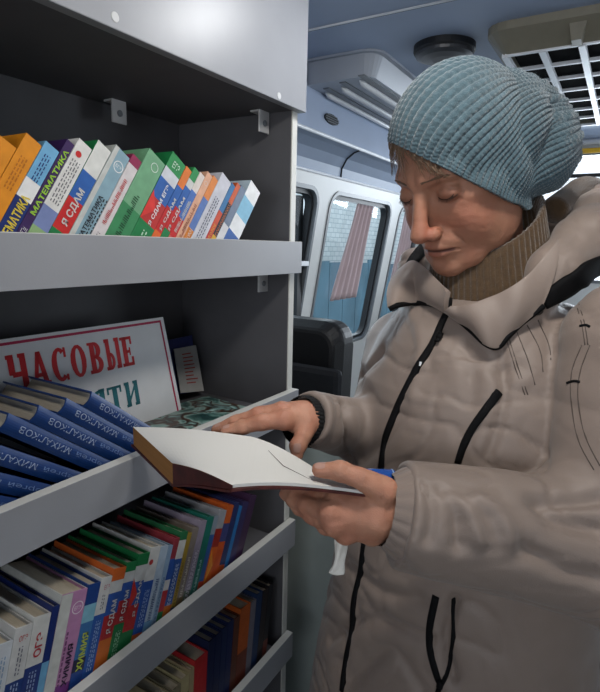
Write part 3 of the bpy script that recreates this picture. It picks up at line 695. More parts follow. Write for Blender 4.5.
# fourth shelf, dark
zs4 = RAILS[3][1]+.018
G4 = 'old books on the lowest visible shelf'
V_ = [
 (.555, 'worn cream book lying dark at the left of the lowest shelf', .170, [(1, '8F8468')], []),
 (.580, 'grey cream book on the lowest shelf, second from the left', .170, [(1, '7E7660')], []),
 (.603, 'olive book on the lowest shelf with a pale stripe', .174, [(.8, '6E6440'), (.2, 'A89E78')], []),
 (.624, 'thin cream book left of the red one on the lowest shelf', .178, [(1, 'A09070')], []),
 (.637, 'bright red book on the lowest shelf', .185, [(1, 'B02A2E')], []),
 (.674, 'first of the four navy volumes on the lowest shelf', .200, [(1, '1C2448')], []),
 (.694, 'second of the four navy volumes on the lowest shelf', .200, [(1, '1C2448')], []),
 (.713, 'third of the four navy volumes on the lowest shelf', .201, [(1, '1E2A50')], []),
 (.731, 'last of the four navy volumes on the lowest shelf', .202, [(1, '202A54')], []),
 (.750, 'brown book right of the navy volumes on the lowest shelf', .198, [(1, '5E3426')], []),
 (.770, 'orange brown book on the lowest shelf', .205, [(.5, '6A3020'), (.5, 'B05524')], []),
 (.806, 'grey spined book right of the orange brown one on the lowest shelf', .200, [(1, '6E6A74')], []),
 (.826, 'blue black book on the lowest shelf near its right end', .206, [(1, '1F3358')], []),
 (.848, 'dark brown book at the right end of the lowest shelf', .20, [(1, '2B2224')], []),
 (.870, 'last book at the right end of the lowest shelf with a reddish foot', .20, [(.35, '6E3A30'), (.65, '1F1D24')], []),
 (.888, None, 0, 0, 0)]
run(V_, zs4, .530, -.606, G4, 3, 9)

# ------------------------------------------------------------------ sign on the middle shelf
SG = empty('paper_sign', (-.79, .6, zs2), label='white paper sign with large red and teal capital letters leaning on the middle shelf', cat='sign')
# plane of the sign: leans back a little
c_tl = np.array([-.795, .18, 1.300]); c_tr = onX(163, 317, -.795); c_br = onX(179, 393, -.765)
ex = np.array([0, 1.0, 0]); ez = np.array([c_tr[0]-c_br[0], 0, c_tr[2]-c_br[2]]); hh = np.linalg.norm(ez); ez /= hh
zf = (zs2+.002-c_br[2])/ez[2]
org = c_br+ez*zf; org[1] = 0.10; Hs = hh-zf; Ltop = c_tr[1]-.10; Lbot = c_br[1]-.10
nS = np.cross(ex, ez)
def sp(a, b, w=0): return org+ex*a+ez*b+nS*w
M_sign = mat('sign_paper', 'D4D6D8', .6, var=.03); M_sr = mat('sign_red', 'C4262C', .6, var=.05); M_st = mat('sign_teal', '1D6670', .6, var=.05); M_sm = mat('sign_crimson', 'A8244A', .6, var=.04)
mb = MB(); q = [(0, 0), (Lbot, 0), (Ltop, Hs), (0, Hs)]
mb.add([sp(a, b, -.003) for a, b in q]+[sp(a, b, 0) for a, b in q], [(0, 3, 2, 1), (4, 5, 6, 7), (0, 1, 5, 4), (1, 2, 6, 5), (2, 3, 7, 6), (3, 0, 4, 7)], M_sign)
adopt(mb.build('sign_board', None), SG)
mb = MB()
mb.add([sp(0, Hs-.010, .0006), sp(Ltop-.012, Hs-.010, .0006), sp(Ltop-.012, Hs-.0055, .0006), sp(0, Hs-.0055, .0006)], [(0, 1, 2, 3)], M_sm)
dx = (Lbot-Ltop)
mb.add([sp(Lbot-.013, .004, .0006), sp(Lbot-.009, .004, .0006), sp(Ltop-.0085, Hs-.0055, .0006), sp(Ltop-.0125, Hs-.0055, .0006)], [(0, 1, 2, 3)], M_sm)
adopt(mb.build('sign_border', None, fix=False), SG)
# slab letters drawn on a 5 x 7 field: list of convex polygons
def slab(ch):
    s = 1.55; e = .8; R = []
    def r(x0, y0, x1, y1): R.append([(x0, y0), (x1, y0), (x1, y1), (x0, y1)])
    def sf(cx, y, w=1.9): r(cx-w/2, y, cx+w/2, y+e)
    def arc(cx, cy, rx, ry, a0, a1, w=s, ww=.8):
        n = 14
        for i in range(n):
            a = math.radians(a0+(a1-a0)*i/n); b = math.radians(a0+(a1-a0)*(i+1)/n)
            o = lambda t: (cx+rx*math.cos(t), cy+ry*math.sin(t)); q_ = lambda t: (cx+(rx-w)*math.cos(t), cy+(ry-ww)*math.sin(t))
            R.append([o(a), o(b), q_(b), q_(a)])
    if ch == 'Ч': r(.4, 3.2, .4+s, 7); r(3.4, 0, 3.4+s, 7); r(1.2, 2.7, 3.6, 3.7); sf(1.0, 6.4); sf(4.0, 6.4); sf(4.0, 0)
    if ch == 'А':
        R.append([(.5, 0), (1.5, 0), (3.2, 7), (2.1, 7)]); R.append([(3.4, 0), (4.8, 0), (3.3, 7), (2.2, 7)]); r(1.3, 1.8, 3.8, 2.6); sf(.9, 0, 1.8); sf(4.2, 0, 2.0)
    if ch == 'С': arc(2.8, 3.5, 2.4, 3.6, 50, 310); r(4.1, 4.9, 4.8, 7.0); r(4.1, .0, 4.8, 1.3)
    if ch == 'О': arc(2.7, 3.5, 2.4, 3.6, 0, 360)
    if ch == 'В': r(.9, 0, .9+s, 7); r(.3, 0, 2.6, e); r(.3, 6.4, 2.6, 7); r(1.5, 3.3, 2.8, 3.9); arc(2.5, 5.15, 1.9, 1.85, -90, 90); arc(2.6, 1.95, 2.2, 1.95, -90, 90)
    if ch == 'Ы': r(.7, 0, .7+s, 7); sf(1.3, 6.4); r(.2, 0, 2.2, e); arc(2.0, 2.0, 1.8, 2.0, -90, 90, 1.1); r(1.5, 3.4, 2.1, 4.0); r(4.6, 0, 4.6+s, 7); sf(5.2, 0); sf(5.2, 6.4)
    if ch == 'Е': r(.9, 0, .9+s, 7); r(.2, 0, 4.4, .8); r(.2, 6.3, 4.3, 7); r(2, 3.1, 3.5, 3.8); r(3.7, 0, 4.5, 2.1); r(3.7, 5.1, 4.4, 7); r(3.1, 2.5, 3.6, 4.4)
    if ch == 'П': r(.8, 0, .8+s, 7); r(3.4, 0, 3.4+s, 7); r(.2, 6.3, 5.2, 7); sf(1.4, 0); sf(4.0, 0)
    if ch == 'М': r(.7, 0, 1.3, 7); r(4.2, 0, 4.2+s, 7); R.append([(1.0, 7), (2.1, 7), (3.4, 2.2), (2.8, 1.2)]); R.append([(4.6, 7), (4.2, 7), (2.6, 1.2), (3.2, 2.4)]); sf(1.0, 0); sf(4.8, 0); sf(.9, 6.4, 1.4); sf(5.0, 6.4, 1.4)
    if ch == 'Я': r(3.4, 0, 3.4+s, 7); arc(3.6, 5.1, 2.6, 1.9, 90, 270); sf(4.1, 0); sf(4.1, 6.4); R.append([(.4, 0), (1.7, 0), (3.6, 3.3), (2.6, 3.3)]); sf(.9, 0)
    if ch == 'Т': r(1.9, 0, 1.9+s, 7); r(.2, 6.3, 4.9, 7); r(.2, 5.0, .8, 7); r(4.3, 5.0, 4.9, 7); sf(2.5, 0, 2.4)
    if ch == 'И': r(.8, 0, .8+s, 7); r(4.2, 0, 4.2+s, 7); R.append([(1.8, .9), (1.8, 2.1), (4.4, 6.1), (4.4, 4.9)]); sf(1.4, 0); sf(1.4, 6.4); sf(4.8, 0); sf(4.8, 6.4)
    return R
def sign_text(word, a_end, b0, hgt, wid, m):
    adv = wid/len(word); mb = MB()
    for i, ch in enumerate(word):
        a0 = a_end-wid+adv*i
        sx = adv/(5.6 if ch not in 'ЫМИ' else 6.4)
        for pl_ in slab(ch): mb.add([sp(a0+x*sx, b0+y*hgt/7, .0008) for x, y in pl_], [tuple(range(len(pl_)))], m)
    adopt(mb.build('sign_lettering', None, fix=False), SG)
def sab(px, py):
    """photo point on the sign's plane, in the sign's own coordinates"""
    v = ray(px, py); t = np.dot(org-CP, nS)/np.dot(v, nS); p = CP+v*t-org; return p@ex, p@ez
a1, b1 = sab(133, 335.5); a2, b2 = sab(133, 365); a3, b3 = sab(5, 362)
sign_text('ЧАСОВЫЕ', a1, b2, b1-b2, a1-a3, M_sr)
a4, b4 = sab(138, 380); a5, b5 = sab(136, 405)
adv = (a1-a3)/7
sign_text('ПАМЯТИ', a4, b5, b4-b5, adv*6*1.06, M_st)
# card and small books beyond the sign
def leafy(name, label, cat, px_tl, px_tr, px_br, px_bl, X, m, th_=.004, print_m=None, back=.03):
    P = [onX(*q_, X-(back if i < 2 else 0)) for i, q_ in enumerate((px_tl, px_tr, px_br, px_bl))]
    n_ = np.cross(P[3]-P[0], P[1]-P[0]); n_ /= np.linalg.norm(n_)
    if n_[0] < 0: n_ = -n_
    t = empty(name, P[3], label=label, cat=cat)
    mb = MB().add([tuple(p) for p in P]+[tuple(p-n_*th_) for p in P], [(0, 1, 2, 3), (4, 7, 6, 5), (0, 4, 5, 1), (1, 5, 6, 2), (2, 6, 7, 3), (3, 7, 4, 0)], m)
    adopt(mb.build('board', None), t)
    if print_m:
        mb = MB(); rnd = random.Random(3)
        for k in range(9):
            v0 = .14+k*.08; u0, u1 = .3, rnd.uniform(.65, .85)
            f = lambda u, v: P[0]*(1-u)*(1-v)+P[1]*u*(1-v)+P[2]*u*v+P[3]*(1-u)*v+n_*.0006
            mb.add([f(u0, v0), f(u1, v0), f(u1, v0+.025), f(u0, v0+.025)], [(0, 1, 2, 3)], print_m)
        adopt(mb.build('print', None, fix=False), t)
    return t
leafy('booklet', 'thin dark blue booklet with an orange top edge standing behind the white card', 'book', (165, 341), (192, 335), (198, 391), (178, 395), -.830, cov('343C78'), .006)
leafy('postcard', 'white card with small red print beside the sign on the middle shelf', 'card', (174, 349), (196, 345), (204, 391), (181, 393), -.815, mat('card_white', 'A8A8A6', .6), .002, cov('B0463C'))
# picture album lying flat
AL = empty('picture_album', (-.70, .72, zs2), label='large flat picture book with a dark green painted cover lying on the middle shelf', cat='book')
M_al = bpy.data.materials.new('painted_cover'); M_al.use_nodes = True; _n = M_al.node_tree.nodes; _l = M_al.node_tree.links
_no = _n.new('ShaderNodeTexNoise'); _no.inputs['Scale'].default_value = 16; _no.inputs['Detail'].default_value = 3; _no.inputs['Distortion'].default_value = 1.2
_cr = _n.new('ShaderNodeValToRGB'); els = _cr.color_ramp.elements; els[0].position = .30; els[0].color = srgb('1E3B3A'); els[1].position = .72; els[1].color = srgb('A8C4BE')
for p_, c_ in ((.40, '3F6660'), (.48, '86A39C'), (.53, '4A3226'), (.58, '2B211C'), (.64, '6F908C')):
    e_ = els.new(p_); e_.color = srgb(c_)
_tc3 = _n.new('ShaderNodeTexCoord'); _l.new(_tc3.outputs['Object'], _no.inputs['Vector']); _l.new(_no.outputs[0], _cr.inputs[0]); _l.new(_cr.outputs[0], _n['Principled BSDF'].inputs['Base Color']); _n['Principled BSDF'].inputs['Roughness'].default_value = .35
Ma = Matrix.Translation((-.70, .72, zs2)) @ Matrix.Rotation(math.radians(-6), 4, 'Z')
adopt(MB().box((-.10, -.15, 0), (.10, .16, .002), M_al).box((-.10, -.15, .012), (.10, .16, .0145), M_al).build('cover', None, M=Ma), AL)
adopt(MB().box((-.096, -.146, .002), (.097, .156, .012), PAPER).build('page_block', None, M=Ma), AL)

# ------------------------------------------------------------------ the reading woman
# head frame: origin between the eyes' level and the ears; left, forward, up
HO = at(460.5, 166, .740); HS = 1.05
_al, _ph, _ro = [math.radians(a) for a in (54, 32.5, 0)]
_h = -math.sin(_al)*R0-math.cos(_al)*A0
HF = _h*math.cos(_ph)-np.array([0, 0, math.sin(_ph)]); HU = _h*math.sin(_ph)+np.array([0, 0, math.cos(_ph)]); HL = np.cross(HU, HF)
HA = np.stack([HL, HF, HU])
def hw(x, y, z): return HO+(HL*x+HF*y+HU*z)*HS
FT = -.77*R0-.64*A0; LT = .64*R0-.77*A0; UP = np.array([0, 0, 1.0])
def rau(r, a, u): return CP+R0*r+A0*a+UP*u

def head_sdf(p):
    q = ((p-HO.astype(p.dtype)) @ HA.T.astype(p.dtype))/p.dtype.type(HS); x = np.abs(q[:, 0]); m = np.stack([x, q[:, 1], q[:, 2]], 1); E = ell
    d = E(q, (0, -.012, .030), (.074, .094, .088))
    d = smin(d, E(q, (0, .022, -.028), (.060, .064, .080)), .02)
    d = smin(d, E(q, (0, .038, -.080), (.053, .050, .040)), .022)          # jaw
    d = smin(d, E(m, (.049, .012, -.066), (.020, .040, .040)), .024)       # jaw corner
    d = smin(d, E(m, (.041, .050, -.042), (.021, .026, .030)), .020)       # cheek
    d = smin(d, E(m, (.052, .040, -.012), (.014, .024, .012)), .014)       # cheek bone
    d = smin(d, cone(m, (.008, .080, .020), (.038, .068, .021), .0105, .009), .012)   # brow
    d = smin(d, E(q, (0, .079, -.105), (.025, .015, .016)), .016)          # chin
    d = smin(d, E(m, (.028, .060, -.098), (.017, .018, .015)), .012)       # jowl
    d = smax(d, -E(m, (.032, .095, .000), (.019, .019, .0140)), .012)     # socket
    d = smin(d, E(q, (0, .076, -.066), (.028, .020, .022)), .012)          # muzzle
    # nose
    d = smin(d, cone(q, (0, .084, .008), (0, .104, -.030), .0085, .0105), .009)
    d = smin(d, E(q, (0, .110, -.040), (.0130, .0125, .0115)), .007)
    d = smin(d, E(m, (.0135, .098, -.045), (.0085, .0120, .0090)), .005)
    d = smax(d, -E(m, (.0065, .104, -.0535), (.0035, .006, .003)), .002)
    d = smax(d, -cone(m, (.0200, .094, -.040), (.0190, .090, -.050), .0015, .0012), .003)
    # eyes: ball under a lowered lid
    d = smin(d, E(m, (.032, .0705, -.001), (.0155, .0132, .0125)), .004)
    d = smax(d, -chain(m, [(.019, .0845, .002), (.026, .0860, .0055), (.036, .0835, .0060), (.046, .0745, .002)], [.0004]*4), .003)
    # lips
    d = smin(d, chain(m, [(0, .0958, -.0655), (.010, .0940, -.0665), (.023, .0835, -.0715)], [.0042, .0040, .0018]), .004)
    d = smin(d, chain(m, [(0, .0935, -.0785), (.010, .0920, -.0780), (.021, .0830, -.0745)], [.0048, .0042, .0016]), .005)
    d = smax(d, -chain(m, [(0, .0995, -.0722), (.011, .0970, -.0725), (.025, .0860, -.0745), (.029, .081, -.077)], [.0013, .0013, .0015, .0010]), .0025)
    d = smax(d, -E(q, (0, .098, -.0905), (.014, .0055, .0035)), .006)      # under the lip
    d = smax(d, -cone(q, (0, .1015, -.056), (0, .0995, -.062), .0016, .0018), .004)
    # age lines
    d = smax(d, -chain(m, [(.021, .091, -.041), (.030, .0835, -.054), (.036, .0745, -.070), (.037, .067, -.084)], [.0002, .0006, .0003, .0001]), .0045)
    d = smax(d, -chain(m, [(.020, .0845, -.013), (.032, .0822, -.0165), (.045, .0705, -.012)], [.0008]*3), .0035)
    for a, b in (((.054, .061, .002), (.061, .049, .007)), ((.054, .061, -.005), (.062, .048, -.007)),
                 ((.048, .062, -.044), (.052, .050, -.066))):
        d = smax(d, -cone(m, a, b, .0001, .0001)-.0004, .0022)
    # ear (under the hat)
    d = smin(d, E(m, (.071, -.012, -.018), (.008, .016, .026)), .008)
    return d*p.dtype.type(HS)
NK0, NK1 = hw(0, -.030, -.060), rau(.300, .825, -.10)
def torso_par(u, pad=0.0):
    us = [-1.0, -.88, -.75, -.60, -.45, -.30, -.20, -.14, -.10, -.06, -.02, .05]
    w = [.262, .258, .245, .225, .213, .205, .190, .172, .148, .115, .080, .06]
    d = [.212, .205, .194, .176, .166, .166, .158, .140, .122, .105, .085, .06]
    r = [.252, .252, .254, .258, .262, .268, .274, .282, .287, .291, .294, .296]
    a = [.775, .775, .775, .778, .782, .790, .797, .803, .808, .813, .818, .82]
    f = lambda t: np.interp(u, us, t).astype(np.float32)
    return f(r), f(a), f(w)+pad, f(d)+pad
def torso_sdf(p, pad=0.0, top=.0, bot=-.83):
    q = p-CP.astype(p.dtype); u = q[:, 2]; cr, ca, w, d = torso_par(u, pad)
    rr = q@R0.astype(p.dtype)-cr; aa = q@A0.astype(p.dtype)-ca
    x = rr*.64-aa*.77; y = -rr*.77-aa*.64
    k0 = np.sqrt((x/w)**2+(y/d)**2); k1 = np.sqrt((x/w**2)**2+(y/d**2)**2)+1e-6
    e = k0*(k0-1)/k1
    sl = np.where(u > -.2, .62, .97).astype(np.float32)
    return smax(smax(e*sl, u-top, .02), bot-u, .01)
# arm joints
LS, LE, LW = rau(.400, .630, -.115), at(618, 551, .602), at(394, 510, .585)
RS, RE, RW = rau(.185, .915, -.175), at(384, 436, .905), at(306, 419, .730)
E3 = lambda *a: at(*a)
HAND_R = dict(wr=RW,
  pal=[(at(299, 417, .720), .0165), (at(296, 414, .745), .016)],
  kn=[at(284, 420, .700), at(281, 413, .718), at(282, 411, .738), at(287, 412, .757)],
  fi=[[at(262, 422, .698), at(243, 427, .703), at(226, 431, .708)],
      [at(257, 416, .718), at(236, 422, .725), at(217, 430, .733)],
      [at(259, 414, .742), at(240, 421, .750), at(224, 429, .757)],
      [at(266, 416, .765), at(251, 424, .772), at(239, 430, .777)]],
  th=[at(306, 425, .712), at(303, 436, .700), at(298, 446, .694), at(297, 455, .692)])
HAND_L = dict(wr=LW,
  pal=[(at(378, 502, .575), .019), (at(376, 520, .572), .019), (at(372, 532, .585), .015)],
  kn=[at(338, 500, .583), at(331, 512, .574), at(335, 524, .574), at(346, 533, .580)],
  fi=[[at(314, 497, .612), at(299, 492, .632), at(288, 488, .650)],
      [at(308, 505, .604), at(295, 499, .626), at(286, 494, .645)],
      [at(313, 515, .604), at(300, 507, .626), at(292, 501, .644)],
      [at(326, 526, .608), at(315, 518, .628), at(307, 510, .642)]],
  th=[at(384, 491, .566), at(362, 479, .560), at(340, 471, .562), at(319, 470, .566)])
def hand_sdf(p, H, big):
    wr = H['wr']; d = None; kn = H['kn']
    fr = [.0098, .0100, .0095, .0085]
    for k, r in zip(kn, (.0125, .013, .0125, .0115)):
        e = cone(p, wr, k, .021, r); d = e if d is None else smin(d, e, .010)
    for c, r in H['pal']: d = smin(d, sph(p, c, r), .010)
    for k, f, r in zip(kn, H['fi'], fr):
        e = chain(p, [k]+f, [r+.002, r+.0006, r-.0004, r-.0018])
        e = smin(e, sph(p, k, r+.0030), .006); e = smin(e, sph(p, f[0], r+.0014), .004); e = smin(e, sph(p, f[1], r+.0004), .003)
        d = smin(d, e, .0035)
    t = H['th']; e = chain(p, t, [.0160, .0118, .0100, .0080]); e = smin(e, sph(p, t[2], .0112), .004)
    d = smin(d, e, .006)
    return d
def arms_sdf(p, pad=0.0):
    d = smin(chain(p, [LS, LE], [.052+pad, .045+pad], 0), cone(p, LE, LW, .042+pad, .024+pad), .02)
    e = smin(chain(p, [RS, RE], [.052+pad, .045+pad], 0), cone(p, RE, RW, .042+pad, .022+pad), .02)
    return np.minimum(d, e)
def body_sdf(p):
    d = torso_sdf(p, -.035, -.055, -.50)
    d = smin(d, cone(p, NK0, NK1, .050, .052), .025)
    d = smin(d, arms_sdf(p), .02)
    d = smin(d, head_sdf(p), .012)
    for H in (HAND_R, HAND_L):
        c = (H['wr']+H['kn'][1])/2; n = np.linalg.norm(p-c.astype(p.dtype), axis=1); m = n < .17
        h = n-.12
        if m.any(): h[m] = hand_sdf(p[m], H, 0)
        d = smin(d, h, .008)
    return d
V, F = surfnet(body_sdf, (-.62, .30, .93), (.16, 1.02, 1.70), .003, lip=1.8)
me = bpy.data.meshes.new('body'); me.from_pydata(V.tolist(), [], F.tolist())
bm = bmesh.new(); bm.from_mesh(me)
def fine(c):
    c = np.array(c); q = (c-HO)@HA.T/HS
    if -.02 < q[1] and -.13 < q[2] < .05 and abs(q[0]) < .085: return True
    for H in (HAND_R, HAND_L):
        if np.linalg.norm(c-(H['wr']+H['kn'][1])/2) < .125 and np.linalg.norm(c-H['wr']) > .01: return True
    return False
ed = set()
for f_ in bm.faces:
    if fine(f_.calc_center_median()): ed.update(f_.edges)
bmesh.ops.subdivide_edges(bm, edges=list(ed), cuts=1, use_grid_fill=True)
bmesh.ops.triangulate(bm, faces=[f_ for f_ in bm.faces if len(f_.verts) > 4])
bm.to_mesh(me); bm.free()
n = len(me.vertices); V = np.zeros(n*3); me.vertices.foreach_get('co', V); V = V.reshape(-1, 3)
V = project(body_sdf, V, 2)
# fine skin relief on face and hands
Q = (V-HO)@HA.T/HS
N_ = normals(body_sdf, V)
isface = (Q[:, 1] > -.03) & (Q[:, 2] > -.13) & (Q[:, 2] < .1)
rel = (vnoise(V*np.array([140, 140, 260]), 3)-.5)*.0005+(np.abs(vnoise(V*90, 5)-.5))*-.0007+(np.abs(vnoise(V*45+vnoise(V*30, 6)[:, None]*2, 7)-.5))*-.0006
V = V+N_*(rel*isface)[:, None]
dh = np.minimum(np.minimum(np.linalg.norm(V-HAND_R['kn'][1], axis=1), np.linalg.norm(V-HAND_L['kn'][1], axis=1)), 9)
ishand = dh < .12
V = V+N_*(((np.abs(vnoise(V*110, 8)-.5))*-.0016+.0003)*ishand)[:, None]
me.vertices.foreach_set('co', V.ravel()); me.update()
me.polygons.foreach_set('use_smooth', [True]*len(me.polygons))
# skin colour as it belongs to the skin
base = np.array(srgb('A87A62')[:3]); red = np.array(srgb('94503F')[:3]); lip = np.array(srgb('8E4A40')[:3]); dark = np.array(srgb('7D5444')[:3]); hair = np.array(srgb('6F5844')[:3]); hnd = np.array(srgb('B5846B')[:3]); knu = np.array(srgb('A0654F')[:3])
C_ = np.tile(base, (n, 1)); X_ = np.abs(Q[:, 0]); M3 = np.stack([X_, Q[:, 1], Q[:, 2]], 1)
def mixc(C_, c, w): w = np.clip(w, 0, 1)[:, None]; return C_*(1-w)+c*w
C_ = mixc(C_, red, .75*np.exp(-(np.linalg.norm(M3-[.006, .104, -.042], axis=1)/.017)**2))
C_ = mixc(C_, red, .55*np.exp(-(np.linalg.norm(M3-[.042, .060, -.035], axis=1)/.024)**2))
C_ = mixc(C_, dark, .55*np.exp(-(np.linalg.norm((M3-[.032, .080, -.002])/[1.5, 1, 1], axis=1)/.010)**2))
C_ = mixc(C_, red, .3*vnoise(V*60, 2)*isface)
lu = dist_poly(M3, [(0, .0958, -.0665), (.010, .0940, -.0670), (.022, .0850, -.0715)]); ll = dist_poly(M3, [(0, .0955, -.0775), (.010, .0930, -.0770), (.020, .0850, -.0745)])
C_ = mixc(C_, lip, 1.3-np.minimum(lu, ll)/.0040)
C_ = mixc(C_, np.array(srgb('3E1F1B')[:3]), 1.4-dist_poly(M3, [(0, .0975, -.0722), (.011, .0955, -.0725), (.026, .0850, -.0748)])/.0018)
C_ = mixc(C_, np.array(srgb('33231E')[:3]), 1.2-dist_poly(M3, [(.020, .0850, -.0068), (.027, .0870, -.0088), (.037, .0840, -.0085), (.046, .0745, -.0050)])/.0016)
C_ = mixc(C_, hnd, ishand*1.0)
for H in (HAND_R, HAND_L):
    for k in H['kn']+[f_[0] for f_ in H['fi']]: C_ = mixc(C_, knu, .7*np.exp(-(np.linalg.norm(V-k, axis=1)/.011)**2))
C_ = mixc(C_, red, .35*vnoise(V*70, 9)*ishand)
ca = me.color_attributes.new('tint', 'FLOAT_COLOR', 'POINT'); ca.data.foreach_set('color', np.concatenate([C_, np.ones((n, 1))], 1).ravel())
M_skin = mat('skin', 'C08A70', .55, var=.05, scale=90, bump=.35, bscale=700, sss=.12, attr='tint')
me.materials.append(M_skin)
PO = Vector((float(rau(.258, .785, 0)[0]), float(rau(.258, .785, 0)[1]), 0))
WM = empty('person', PO, label='woman in blue knitted hat and beige padded coat, head bowed over an open book', cat='person')
body = bpy.data.objects.new('body', me); COL.objects.link(body); adopt(body, WM)

# ------------------------------------------------------------------ her clothes
M_coat = mat('coat_fabric', '82746B', .50, var=.035, scale=25, bump=.25, bscale=900, sheen=.15)
M_coatd = mat('coat_lining', '4A413C', .7)
M_zip = mat('black_zip_tape', '0B0B0D', .75, spec=.15, var=.15, scale=200, bump=.3, bscale=900)
M_thr = mat('dark_thread', '4F453F', .7)
M_knit = None
def coat_sdf(p):
    d = torso_sdf(p, 0.0, -.070, -.86)
    # bust and belly fullness
    d = smin(d, ell(p, rau(.215, .745, -.32), (.11, .095, .12)), .05)
    a = smin(chain(p, [LS, LE], [.084, .080], 0), cone(p, LE, at(402, 514, .584), .083, .058), .035)
    b = smin(chain(p, [RS, RE], [.070, .064], 0), cone(p, RE, at(313, 419, .742), .062, .040), .03)
    d = smin(d, a, .005); d = smin(d, b, .016)
    # sleeve mouths: cut square and hollow
    for w, e, r in ((at(394, 510, .582), LE, .047), (at(302, 420, .730), RE, .036)):
        ax = (w-e)/np.linalg.norm(w-e); c = w-ax*.006
        n = np.linalg.norm(p-c.astype(p.dtype), axis=1)
        near = n < .12
        if near.any():
            q = p[near]; d2 = smax(d[near], (q-c.astype(q.dtype))@ax.astype(q.dtype), .004)
            d2 = smax(d2, -cone(q, c-ax*.05, c+ax*.08, r-.006, r), .003); d[near] = d2
    # hood lying on the shoulders
    h = chain(p, [at(528, 312, .700), at(556, 272, .705), at(588, 240, .735), at(604, 222, .80), at(592, 214, .87), at(560, 222, .93)], [.020, .034, .042, .046, .044, .040], .02)
    h = np.minimum(h, chain(p, [at(560, 222, .93), at(470, 250, .96), at(415, 266, .90), at(402, 290, .86)], [.040, .036, .026, .016], .02))
    d = smin(d, h, .012)
    return d
V, F = surfnet(coat_sdf, (-.62, .28, .56), (.30, 1.10, 1.62), .0045, lip=1.9)
keep = np.ones(len(V), bool)
# cloth folds
N_ = normals(coat_sdf, V)
tmp = BVHTree.FromPolygons([Vector(v) for v in V], [tuple(f) for f in F.tolist()])
def cast(bv, px, py):
    v = ray(px, py); n = float(np.linalg.norm(v)); h = bv.ray_cast(Vector(CP), Vector(v/n)); return (None, None) if h[0] is None else (np.array(h[0]), np.array(h[1]))
def cast_path(bv, pts, n=6):
    out = []
    for q in smooth_path(pts, n):
        h, nn = cast(bv, q[0], q[1])
        if h is not None and not (out and np.linalg.norm(h-out[-1][0]) > .06):
            if nn@(h-CP) > 0: nn = -nn
            out.append((h, nn))
    return out
P1 = V.copy()
wr = np.stack([vnoise(P1*9, 21), vnoise(P1*9, 22), vnoise(P1*9, 23)], 1)
f1 = np.abs(vnoise(P1*np.array([11, 11, 22])+wr*2.2, 31)-.5)*2
f2 = np.abs(vnoise(P1*np.array([30, 30, 46])+wr*4, 33)-.5)*2
disp = -.0040*(1-f1)**6+.0004-.0014*(1-f2)**6+.006*(vnoise(P1*6, 40)-.5)
FOLDS = [ # photo paths of the folds, width, height
 ([(398, 492), (430, 500), (470, 498), (520, 480)], .012, -.006), ([(404, 515), (440, 535), (480, 560)], .012, -.005),
 ([(425, 484), (432, 510), (428, 540)], .006, -.006), ([(410, 482), (414, 500), (411, 530)], .005, -.005), ([(440, 488), (455, 510), (458, 545)], .007, -.005),
 ([(478, 500), (500, 515), (515, 545)], .009, .006), ([(450, 498), (470, 515), (480, 540)], .008, .005), ([(535, 500), (560, 520), (600, 530)], .010, -.007), ([(528, 470), (530, 500), (548, 530), (600, 560)], .010, -.007),
 ([(545, 500), (580, 500), (600, 498)], .008, -.006), ([(520, 545), (560, 570), (600, 580)], .009, -.005),
 ([(470, 470), (500, 440), (528, 400), (545, 360), (560, 320)], .008, -.009), ([(500, 340), (505, 380), (500, 420), (488, 455)], .007, -.004),
 ([(345, 400), (350, 430), (346, 470)], .008, -.008), ([(352, 384), (362, 372), (380, 350)], .008, -.005), ([(330, 385), (338, 410), (334, 440)], .006, -.004), ([(318, 392), (326, 398), (345, 400)], .005, -.003),
 ([(405, 300), (420, 340), (412, 400)], .010, .003), ([(440, 330), (470, 360), (470, 400)], .012, -.004), ([(465, 345), (500, 370), (520, 365)], .010, -.004), ([(360, 460), (385, 440), (398, 420)], .010, -.003),
 ([(345, 560), (380, 590), (420, 600)], .010, -.005), ([(330, 640), (370, 620), (430, 640)], .010, -.005), ([(470, 590), (500, 640), (510, 690)], .012, -.006), ([(400, 560), (430, 590), (480, 600)], .010, -.004),
 ([(455, 600), (445, 640), (452, 680)], .006, -.008), ([(540, 600), (545, 650), (540, 690)], .012, -.005), ([(350, 680), (390, 650), (420, 690)], .010, -.004),
]
for pts, wdt, amp in FOLDS:
    pa = [a for a, b in cast_path(tmp, pts, 5)]
    if len(pa) > 1:
        dd = dist_poly(P1, pa); disp += amp*1.5*np.exp(-(dd/wdt)**2)
